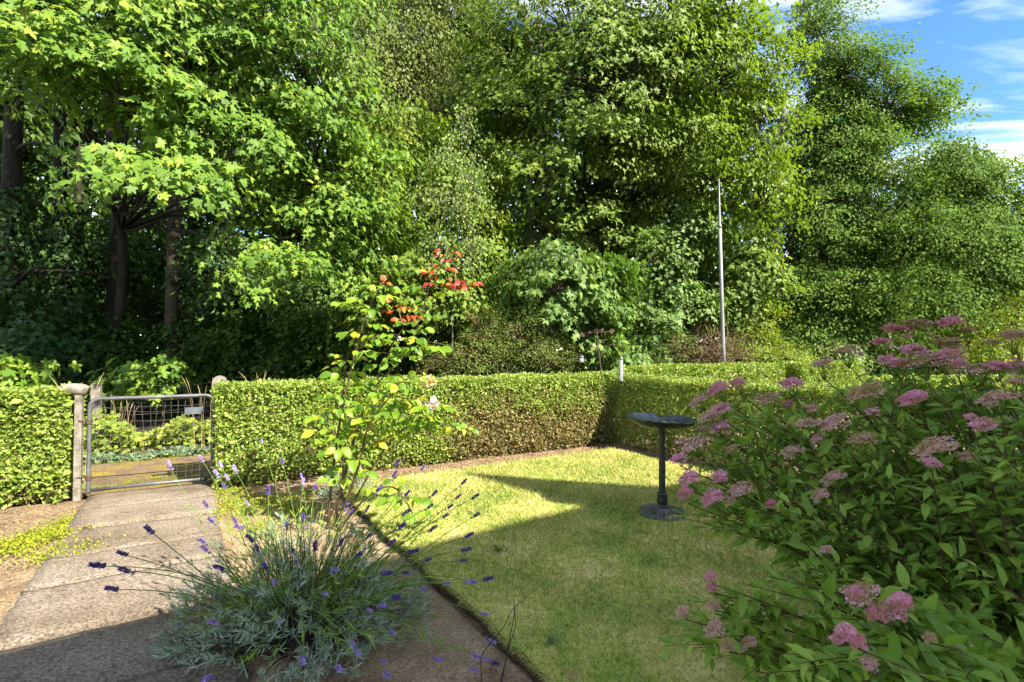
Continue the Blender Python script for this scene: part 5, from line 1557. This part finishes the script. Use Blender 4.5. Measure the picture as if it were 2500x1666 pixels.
# ================================================================== lavender
lv = gr(735, 1560)
lav = thing('lavender_bush', 'sprawling lavender bush with violet flower spikes beside the path', 'lavender', lv)
Dl = lv[1]
pos, dd, nn, sz = [], [], [], []
stems = MB()
woody = MB()
nros = 760
for i in range(nros):
    a = rng.random() * 2 * math.pi
    r_ = 0.60 * math.sqrt(rng.random())
    h = (0.50 * (1 - (r_ / 0.68) ** 2) + 0.05) * (0.30 + 0.70 * rng.random() ** 0.6) * (0.8 + 0.35 * math.sin(a * 5 + r_ * 9))
    c = lv + np.array([math.cos(a) * r_ * 1.05, math.sin(a) * r_ * 0.75, h])
    ax = unit(np.array([math.cos(a) * r_ * 1.3, math.sin(a) * r_ * 1.3, 0.55]) + rdir(1)[0] * 0.35)
    st = lv + np.array([math.cos(a) * r_ * 0.35, math.sin(a) * r_ * 0.3, 0.02])
    if i % 2 == 0:
        woody.tube(bez(st, (st + c) / 2 + [0, 0, 0.03], c, 4), [0.005, 0.0035, 0.003, 0.002], 3, False)
    m = int(rng.integers(12, 22))
    f = rng.random(m)
    q = rdir(m)
    q = unit(q - (q @ ax)[:, None] * ax)
    for_ = c + ax * ((f - 0.6) * 0.09)[:, None]
    pos.append(for_); dd.append(q * (1.1 - 0.6 * f)[:, None] + ax * (0.5 + 0.8 * f)[:, None]); nn.append(ax[None] - q * 0.5); sz.append((0.030 + 0.022 * rng.random(m)) * (1.15 - 0.4 * f))
pos = np.concatenate(pos); dd = np.concatenate(dd); nn = np.concatenate(nn); sz = np.concatenate(sz)
leaves(lav, M['lavender_leaf'], pos, dd, nn, sz, NEEDLE, rest='foliage', smooth=False)
woody.build('woody_stems', M['bark'], lav)['kind'] = 'stuff'


def spike(seed, n_wh, gap):
    r_ = np.random.default_rng(seed)
    P_, D_, N_ = [], [], []
    for w_ in range(n_wh):
        z = w_ / n_wh + (-0.25 if w_ == 0 and gap else 0)
        rad = 0.15 * (1 - 0.6 * w_ / n_wh)
        for k in range(14):
            a = k * 0.7 + w_ * 0.5 + r_.random() * 0.5
            q = np.array([math.cos(a), math.sin(a), 0])
            P_.append(q * rad * 0.35 + [0, 0, z]); D_.append(q * 0.9 + [0, 0, 0.8] + r_.normal(size=3) * 0.2); N_.append(q + r_.normal(size=3) * 0.5)
    V, T = leaf_arrays(np.array(P_), np.array(D_), np.array(N_), 0.15 + 0.12 * r_.random(len(P_)), (np.array([(0, 0, 0), (0.5, 0.27, 0.1), (1, 0, 0), (0.5, -0.27, 0.1)]), OVAL2[1]))
    return tri_mesh('flower_spike', V, T, np.repeat(r_.random(len(P_)), 4))


SP = {}
for nm in ('lav_dark', 'lav_pale'):
    for s_ in range(3):
        me = spike(s_ + (10 if nm == 'lav_pale' else 0), 8 + s_, s_ == 1)
        me.materials.append(M[nm])
        SP[(nm, s_)] = me


def add_spike(p, dirn, size, kind):
    o = bpy.data.objects.new('flower_spike', SP[(kind, int(rng.integers(3)))])
    COL.objects.link(o)
    o.parent = lav
    z = unit(dirn)
    x = unit(np.cross(z, rdir(1)[0])); y = np.cross(z, x)
    Mx = np.eye(4)
    Mx[:3, 0] = x * size; Mx[:3, 1] = y * size; Mx[:3, 2] = z * size; Mx[:3, 3] = p - np.array(lav.location)
    o.matrix_basis = Matrix(Mx.tolist())


heads = [  # px, py, depth, pale
    (492, 1122, 2.75, 1), (530, 1160, 2.7, 1), (540, 1140, 2.75, 1), (556, 1170, 2.7, 1), (575, 1150, 2.75, 1), (548, 1190, 2.65, 0), (415, 1140, 2.6, 1), (605, 1232, 2.6, 1), (736, 1165, 2.9, 1), (768, 1195, 2.85, 0), (740, 1180, 2.85, 1),
    (370, 1300, 1.95, 0), (305, 1355, 1.9, 0), (250, 1383, 1.85, 0), (315, 1395, 1.85, 0), (282, 1440, 1.8, 0), (505, 1235, 2.5, 0), (520, 1275, 2.4, 0), (575, 1275, 2.4, 0), (590, 1290, 2.35, 0), (498, 1325, 2.3, 0), (505, 1345, 2.3, 0),
    (615, 1320, 2.3, 0), (700, 1290, 2.4, 0), (740, 1270, 2.5, 0), (715, 1350, 2.2, 0), (725, 1375, 2.15, 1), (813, 1395, 2.2, 1), (672, 1425, 2.05, 1), (790, 1450, 2.1, 1), (845, 1240, 2.6, 0), (855, 1255, 2.6, 0), (895, 1245, 2.6, 0), (900, 1310, 2.5, 0),
    (968, 1135, 2.8, 0), (1030, 1145, 2.8, 0), (960, 1165, 2.75, 0), (990, 1210, 2.7, 0), (1055, 1210, 2.7, 0), (1115, 1217, 2.7, 0), (1155, 1217, 2.7, 0), (1045, 1240, 2.6, 0), (1158, 1262, 2.65, 0), (1050, 1295, 2.5, 0), (985, 1255, 2.6, 0), (975, 1290, 2.5, 0),
    (1095, 1240, 2.65, 0), (1085, 1262, 2.6, 0), (1140, 1310, 2.4, 0), (1125, 1370, 2.3, 0), (1130, 1345, 2.35, 0), (1090, 1425, 2.1, 1), (1145, 1420, 2.15, 1), (1185, 1415, 2.2, 0), (1180, 1500, 2.0, 1), (1155, 1600, 1.85, 1), (1195, 1565, 1.9, 1), (1205, 1620, 1.85, 0), (1185, 1610, 1.85, 1), (1155, 1635, 1.8, 1), (1065, 1610, 1.8, 1),
    (900, 1490, 1.95, 1), (930, 1480, 1.95, 1), (955, 1545, 1.85, 1), (860, 1570, 1.75, 1), (870, 1590, 1.7, 1), (825, 1630, 1.65, 1), (935, 1615, 1.7, 1), (940, 1645, 1.7, 1), (512, 1655, 1.55, 1), (525, 1520, 1.8, 1), (540, 1390, 2.1, 0), (650, 1390, 2.15, 0),
    (985, 1400, 2.2, 0), (935, 1400, 2.2, 0), (950, 1330, 2.4, 0), (1000, 1350, 2.35, 0), (1040, 1370, 2.3, 0), (1030, 1440, 2.1, 1), (960, 1460, 2.0, 0), (680, 1520, 1.8, 1), (740, 1610, 1.65, 1), (630, 1345, 2.25, 0), (770, 1340, 2.3, 0), (830, 1330, 2.35, 0), (870, 1360, 2.3, 0),
    (640, 1080, 3.0, 1), (655, 1205, 2.7, 0), (690, 1130, 2.9, 0), (920, 1200, 2.7, 0), (1130, 1180, 2.75, 0)]
hst = MB()
sl_pos, sl_d = [], []
for px, py, d_, pale in heads:
    tip = at(px, py, d_)
    q = tip - lv
    b_ = lv + np.array([q[0] * 0.30 + 0.05 * rng.normal(), q[1] * 0.25 + 0.05 * rng.normal(), 0.12 + 0.1 * rng.random()])
    mid = b_ + (tip - b_) * 0.5 + np.array([0, 0, 0.05 + 0.07 * rng.random()]) + rng.normal(size=3) * 0.02
    cv = bez(b_, mid, tip, 9)
    hst.tube(cv, np.linspace(0.0023, 0.0016, 9), 4, False)
    for k in (3, 4, 5):
        sl_pos += [cv[k], cv[k]]; t_ = unit(cv[k + 1] - cv[k]); s_ = rdir(1)[0]
        sl_d += [t_ + s_ * 0.7, t_ - s_ * 0.7]
    add_spike(tip - unit(cv[-1] - cv[-2]) * 0.01, cv[-1] - cv[-2] + [0, 0, 0.15 * np.linalg.norm(cv[-1] - cv[-2])], (0.040 if pale else 0.042) * (0.8 + 0.5 * rng.random()), 'lav_pale' if pale else 'lav_dark')
# many bare green stalks and long narrow leaves through the clump
for i in range(260):
    a = rng.random() * 2 * math.pi
    r0 = 0.22 * rng.random(); r1 = r0 + 0.12 + 0.34 * rng.random()
    b_ = lv + np.array([math.cos(a) * r0, math.sin(a) * r0 * 0.75, 0.10])
    e_ = lv + np.array([math.cos(a) * r1 * 1.05, math.sin(a) * r1 * 0.9, 0.16 + 0.55 * rng.random() * (1.1 - r1)])
    e_[0] += 0.10 * rng.random()
    cv = bez(b_, (b_ + e_) / 2 + [0, 0, 0.08], e_, 6)
    stems.tube(cv, np.linspace(0.0018, 0.0009, 6), 3, False)
    for k in (2, 3, 4):
        sl_pos += [cv[k], cv[k]]; t_ = unit(cv[k + 1] - cv[k]); s_ = rdir(1)[0]
        sl_d += [t_ + s_ * 0.6, t_ - s_ * 0.6]
stems.build('green_stalks', M['lavender_green'], lav)['kind'] = 'stuff'
hst.build('flower_stalks', M['stalk_dark'], lav)['kind'] = 'stuff'
sl_pos, sl_d = np.array(sl_pos), np.array(sl_d)
leaves(lav, M['lavender_green'], sl_pos, sl_d, rdir(len(sl_pos)) + [0, 0, 0.6], 0.035 + 0.03 * rng.random(len(sl_pos)), NEEDLE, rest='stalk_leaves', smooth=False)
# small second clump right at the hedge foot behind the rose
l2 = gr(845, 1215)
lav2 = thing('lavender_clump', 'small grey lavender clump at the hedge foot behind the rose', 'lavender', l2)
k = 1500
q = rdir(k); q[:, 2] = abs(q[:, 2])
p = l2 + q * np.array([0.26, 0.2, 0.30]) * (0.5 + 0.5 * rng.random((k, 1)))
leaves(lav2, M['lavender_leaf'], p, q + rdir(k) * 0.5 + [0, 0, 0.5], rdir(k), 0.035 + 0.02 * rng.random(k), NEEDLE, rest='foliage', smooth=False)
mb = MB()
for i in range(30):
    e_ = l2 + rdir(1)[0] * np.array([0.2, 0.15, 0.0]) + [0, 0, 0.22]
    mb.tube([l2 - [0, 0, 0.02], (l2 + e_) / 2 + [0, 0, 0.03], e_], 0.002, 3, False)
mb.build('woody_stems', M['bark'], lav2)

# ================================================================== spiraea
sb = np.array([2.15, 1.95, 0.0])
spi = thing('spiraea_bush', 'large leafy spiraea bush with flat pink and tan flower heads', 'spiraea bush', sb)


def corymb(seed, nfl, flat_):
    """domed cluster of tiny five petalled florets on branching stalks (unit radius)"""
    r_ = np.random.default_rng(seed)
    P_, D_, N_, S_ = [], [], [], []
    nsub = 13
    subr = []
    sub = [(0.62 * math.sqrt((k + 0.5) / nsub) * np.array([math.cos(k * 2.4), math.sin(k * 2.4)])) for k in range(nsub)]
    stalk = MB()
    for s_ in sub:
        rr = np.linalg.norm(s_)
        c_ = np.array([s_[0], s_[1], flat_ * (1 - rr ** 2) + 0.14 * r_.normal()])
        sr_ = r_.random()
        stalk.tube([(0, 0, -0.75), (s_[0] * 0.5, s_[1] * 0.5, -0.3), tuple(c_)], [0.02, 0.016, 0.012], 3, False)
        for k in range(nfl // nsub):
            q = r_.normal(size=3); q /= np.linalg.norm(q); q[2] = abs(q[2]) * 0.75
            f = c_ + q * np.array([0.27, 0.27, 0.24]) * (0.6 + 0.5 * r_.random())
            subr.append(min(1.0, 0.62 * sr_ + 0.42 * r_.random()))
            n_ = q + np.array([0, 0, 0.8])
            for m in range(4):
                a = m * 1.57 + r_.random()
                P_.append(f); D_.append(np.array([math.cos(a), math.sin(a), 0.15]) + r_.normal(size=3) * 0.3); N_.append(n_); S_.append(0.042 + 0.035 * r_.random())
    V, T = leaf_arrays(np.array(P_), np.array(D_), np.array(N_), np.array(S_), (np.array([(0, 0, 0), (0.6, 0.42, 0.05), (1, 0, 0.1), (0.6, -0.42, 0.05)]), OVAL2[1]))
    rn = np.repeat(np.repeat(np.array(subr), 4), 4)
    SV = np.concatenate(stalk.v); ST = np.array([t for f in stalk.f for t in ((f[0], f[1], f[2]), (f[0], f[2], f[3]))])
    me = tri_mesh('flower_head', np.vstack([V, SV]), np.vstack([T, ST + len(V)]), np.concatenate([rn, np.zeros(len(SV))]))
    me.materials.append(M['tan']); me.materials.append(M['lavender_green'])
    mi = np.zeros(len(me.polygons), np.int32); mi[len(T):] = 1
    me.polygons.foreach_set('material_index', mi)
    return me


CO = {}
for nm in ('pink', 'tan'):
    for s_ in range(3):
        me = corymb(s_ + (20 if nm == 'tan' else 0), 1000 if nm == 'pink' else 620, 0.40 + 0.12 * s_)
        me.materials[0] = M[nm]
        CO[(nm, s_)] = me


def add_head(p, dirn, size, kind, sx=1.0):
    o = bpy.data.objects.new('flower_head', CO[(kind, int(rng.integers(3)))])
    COL.objects.link(o)
    o.parent = spi
    z = unit(dirn)
    x = np.array([1.0, 0.1, 0]); x = unit(x - (x @ z) * z); y = np.cross(z, x)
    Mx = np.eye(4)
    Mx[:3, 0] = x * size * sx; Mx[:3, 1] = y * size; Mx[:3, 2] = z * size * 1.1; Mx[:3, 3] = p - np.array(spi.location)
    o.matrix_basis = Matrix(Mx.tolist())


# px, py, depth, radius in px, kind, stretch
SH = [(1760, 962, 2.15, 36, 'pink', 1.3), (1805, 945, 2.2, 32, 'pink', 1.0), (1935, 950, 2.15, 38, 'pink', 1.3), (1712, 985, 2.2, 34, 'tan', 1.3), (1765, 1008, 2.1, 34, 'pink', 1.2), (1740, 1030, 2.1, 36, 'tan', 1.3), (1684, 1000, 2.2, 22, 'tan', 1.0), (1880, 985, 2.2, 36, 'tan', 1.5),
      (1930, 995, 2.15, 24, 'pink', 1.1), (1985, 1005, 2.15, 26, 'tan', 1.2), (2040, 1045, 2.0, 44, 'tan', 1.6), (1970, 1045, 2.05, 30, 'tan', 1.3), (1995, 1078, 2.0, 18, 'pink', 1.4), (1700, 1095, 2.1, 42, 'tan', 1.6), (1660, 1125, 2.05, 26, 'pink', 1.2), (1760, 1050, 2.1, 34, 'pink', 1.2), (1718, 1058, 2.15, 24, 'tan', 1.0),
      (1690, 1180, 1.95, 38, 'pink', 1.2), (1680, 1215, 1.9, 32, 'pink', 1.1), (1760, 1170, 1.95, 28, 'pink', 1.2), (1745, 1225, 1.9, 36, 'pink', 1.3), (1810, 1210, 1.9, 44, 'tan', 1.5), (1885, 1235, 1.9, 20, 'pink', 1.3), (1790, 1105, 2.0, 26, 'tan', 1.2), (1770, 1140, 2.0, 26, 'tan', 1.2), (1940, 1112, 2.0, 40, 'tan', 1.2), (2040, 1175, 1.85, 36, 'tan', 1.5), (2005, 1215, 1.8, 30, 'tan', 1.2),
      (2070, 872, 2.3, 40, 'tan', 1.6), (2010, 905, 2.3, 38, 'tan', 1.3), (2120, 868, 2.4, 28, 'tan', 1.3), (2190, 818, 2.45, 40, 'pink', 1.6), (2240, 810, 2.45, 40, 'tan', 1.5), (2155, 845, 2.4, 30, 'pink', 1.5), (2320, 803, 2.4, 36, 'pink', 1.4), (2360, 815, 2.4, 24, 'tan', 1.3), (2230, 870, 2.3, 42, 'pink', 1.3), (2310, 855, 2.3, 46, 'tan', 1.6), (2165, 885, 2.3, 26, 'pink', 1.3),
      (2190, 900, 2.2, 30, 'pink', 1.4), (2255, 900, 2.15, 46, 'tan', 1.8), (2310, 890, 2.15, 44, 'pink', 1.4), (2340, 900, 2.1, 26, 'pink', 1.1), (2440, 908, 2.0, 38, 'pink', 1.4), (2395, 915, 2.05, 40, 'tan', 1.5), (2490, 905, 2.0, 36, 'tan', 1.4), (2480, 835, 2.2, 50, 'tan', 1.3), (2420, 845, 2.3, 26, 'tan', 1.2), (2230, 982, 2.0, 36, 'pink', 1.7), (2120, 975, 2.05, 48, 'tan', 1.7), (2440, 985, 1.8, 50, 'tan', 1.6), (2490, 950, 1.8, 40, 'tan', 1.5),
      (2130, 1010, 2.0, 22, 'pink', 1.3), (2285, 1105, 1.75, 52, 'tan', 1.7), (2275, 1138, 1.7, 26, 'pink', 1.4), (2360, 1125, 1.75, 30, 'tan', 1.4), (2400, 1045, 1.7, 34, 'pink', 1.4), (2370, 1025, 1.75, 22, 'pink', 1.2), (2110, 1088, 1.9, 40, 'tan', 1.4),
      (1740, 1415, 1.7, 26, 'pink', 1.1), (1742, 1440, 1.7, 20, 'pink', 1.0), (1672, 1500, 1.65, 26, 'tan', 1.2), (1745, 1480, 1.7, 22, 'tan', 1.3), (1750, 1540, 1.6, 34, 'tan', 1.3), (1780, 1580, 1.55, 28, 'tan', 1.2), (1830, 1575, 1.6, 26, 'tan', 1.4), (2040, 1330, 1.6, 30, 'tan', 1.2), (2020, 1350, 1.6, 22, 'tan', 1.2), (2110, 1465, 1.25, 54, 'tan', 1.4), (2085, 1455, 1.25, 30, 'pink', 1.3), (2200, 1475, 1.22, 36, 'pink', 1.3), (2190, 1500, 1.22, 30, 'pink', 1.2), (2140, 1500, 1.22, 34, 'pink', 1.2),
      (2068, 1550, 1.12, 36, 'pink', 1.1), (2095, 1570, 1.1, 30, 'pink', 1.1), (2045, 1565, 1.12, 24, 'pink', 1.0), (2270, 1560, 1.15, 22, 'tan', 1.2), (2120, 1625, 1.1, 30, 'tan', 1.2), (1430, 1648, 1.6, 38, 'tan', 1.4), (1400, 1660, 1.6, 26, 'tan', 1.2)]
pos, dd, nn, sz = [], [], [], []
stm = MB()


def leafy(cv, lo_, hi_, step, size, fromk=0):
    seg = np.linalg.norm(np.diff(cv, axis=0), axis=1)
    L_ = seg.sum()
    cum = np.concatenate([[0], np.cumsum(seg)]) / L_
    m = max(2, int(L_ * (hi_ - lo_) / step))
    for j in range(m):
        f = lo_ + (hi_ - lo_) * (j + 0.5 * rng.random()) / m
        k = min(len(cv) - 2, int(np.searchsorted(cum, f)) - 1)
        k = max(k, 0)
        p = cv[k] + (cv[k + 1] - cv[k]) * np.clip((f - cum[k]) / max(cum[k + 1] - cum[k], 1e-6), 0, 1)
        t_ = unit(cv[k + 1] - cv[k])
        a = j * 2.4 + fromk
        s1 = unit(np.cross(t_, [0.2, 1, 0.3])); s2 = np.cross(t_, s1)
        q = math.cos(a) * s1 + math.sin(a) * s2
        d_ = q * 1.0 + t_ * 0.55
        d_[2] = d_[2] * 0.5 + 0.10
        pos.append(p); dd.append(d_ + rdir(1)[0] * 0.25)
        nn.append(np.array([0, -0.2, 1.0]) + rdir(1)[0] * 0.5)
        sz.append(size * (0.5 + 0.75 * rng.random()) * (0.75 if f > 0.92 else 1))


SH = [h for k_, h in enumerate(SH) if not (h[4] == 'tan' and k_ % 6 == 0)]
for i, (px, py, d_, rp, kind, sx) in enumerate(SH):
    tip = at(px, py, d_)
    size = 0.84 * rp / F * d_
    low_left = px < 1900 and py > 1350
    if px < 1500:
        b_ = np.array([tip[0] + 0.25, tip[1] - 0.35, 0.05])
    elif low_left:
        b_ = sb + np.array([-0.45 + 0.1 * rng.normal(), -0.1 + 0.1 * rng.normal(), 0.0])
    else:
        b_ = sb + np.array([0.28 * rng.normal() * 0.6 + (tip[0] - sb[0]) * 0.22, 0.18 * rng.normal() + (tip[1] - sb[1]) * 0.3, 0.0])
    hgt = tip[2] - b_[2]
    mid = b_ + (tip - b_) * 0.5 + np.array([(b_[0] - tip[0]) * 0.10, 0, hgt * 0.13])
    cv = bez(b_, mid, tip - np.array([0, 0, size * 0.55]), 12)
    ax = unit(cv[-1] - cv[-2]) * 0.6 + np.array([0, -0.28, 0.7]) + 0.2 * rdir(1)[0]
    stm.tube(cv, np.linspace(0.0055, 0.0022, 12), 5, False)
    add_head(tip, ax, size, kind, sx)
    leafy(cv, 0.30, 0.97, 0.026, 0.088, i)
    # a flowering side shoot's leaves below the head
    for k in range(3):
        st = cv[8]
        e_ = tip + rdir(1)[0] * np.array([0.10, 0.10, 0.03]) - [0, 0, 0.10]
        c2 = bez(st, (st + e_) / 2 + [0, 0, 0.02], e_, 5)
        stm.tube(c2, np.linspace(0.002, 0.0012, 5), 3, False)
        leafy(c2, 0.2, 1.0, 0.028, 0.070, i + k)
# filler shoots through the body of the bush
for i in range(330):
    px = 1800 + 790 * rng.random() ** 0.85
    ylo = 925 + max(0, 2150 - px) * 0.45
    py = ylo + (1690 - ylo) * rng.random() ** 1.25
    if px < 2060 and rng.random() < (0.75 if py > 1300 else 0.5):
        continue
    d_ = np.interp(py, [900, 1250, 1666], [2.35, 1.95, 1.45]) * (0.88 + 0.34 * rng.random())
    tip = at(px, py, d_)
    tip[2] = max(tip[2], 0.15)
    b_ = sb + np.array([0.25 * rng.normal() + (tip[0] - sb[0]) * 0.25, 0.2 * rng.normal() + (tip[1] - sb[1]) * 0.3, 0.0])
    mid = b_ + (tip - b_) * 0.5 + np.array([(b_[0] - tip[0]) * 0.12, 0, (tip[2] - b_[2]) * 0.15])
    cv = bez(b_, mid, tip, 9)
    stm.tube(cv, np.linspace(0.0045, 0.0015, 9), 4, False)
    leafy(cv, 0.25, 1.0, 0.028, 0.088, i)
stm.build('stems', M['brown_stem'], spi)
leaves(spi, M['spiraea'], np.array(pos), np.array(dd), np.array(nn), np.array(sz), LANCE, parts=300)

# ================================================================== dead black stems by the lawn edge, small lawn weeds
dsb = gr(1190, 1690)
ds = thing('dead_stems', 'thin bent black dead stems beside the cut lawn edge', 'dead plant', dsb)
for cpts in ([(1178, 1690, 1.75), (1174, 1620, 1.78), (1182, 1590, 1.8), (1230, 1530, 1.85), (1250, 1490, 1.9), (1282, 1462, 1.92)],
             [(1222, 1690, 1.75), (1236, 1600, 1.8), (1250, 1530, 1.85), (1256, 1500, 1.88), (1254, 1462, 1.9)],
             [(1216, 1690, 1.76), (1240, 1590, 1.8), (1258, 1530, 1.84), (1256, 1478, 1.88)]):
    mb = MB(); mb.tube(poly([at(*q) for q in cpts], 4), np.linspace(0.0022, 0.0012, 4 * (len(cpts) - 1) + 1), 5, False)
    mb.build('stem', M['black_stem'], ds)
for px, py, lab in ((1218, 1347, 'small green weed rosette on the shaded lawn near the lavender'), (1350, 1570, 'grey green weed tuft on the lawn close to the cut edge'), (1330, 1640, 'weed tuft sprouting below the cut lawn edge')):
    c = gr(px, py, LAWN_Z if px != 1330 else 0.0)
    w_ = thing('lawn_weed', lab, 'weed', c)
    k = 70
    q = rdir(k); q[:, 2] = abs(q[:, 2]) * 0.5
    leaves(w_, M['sycamore'] if px == 1218 else M['groundivy'], c + q * np.array([0.07, 0.06, 0.03]) * rng.random((k, 1)) * (1.0 if px == 1218 else 0.55), q + [0, 0, 0.5], rdir(k) * 0.4 + [0, 0, 1], 0.03 * (0.6 + 0.6 * rng.random(k)) * (1 if px == 1218 else 0.6), OVALN, rest='leaves', smooth=False)
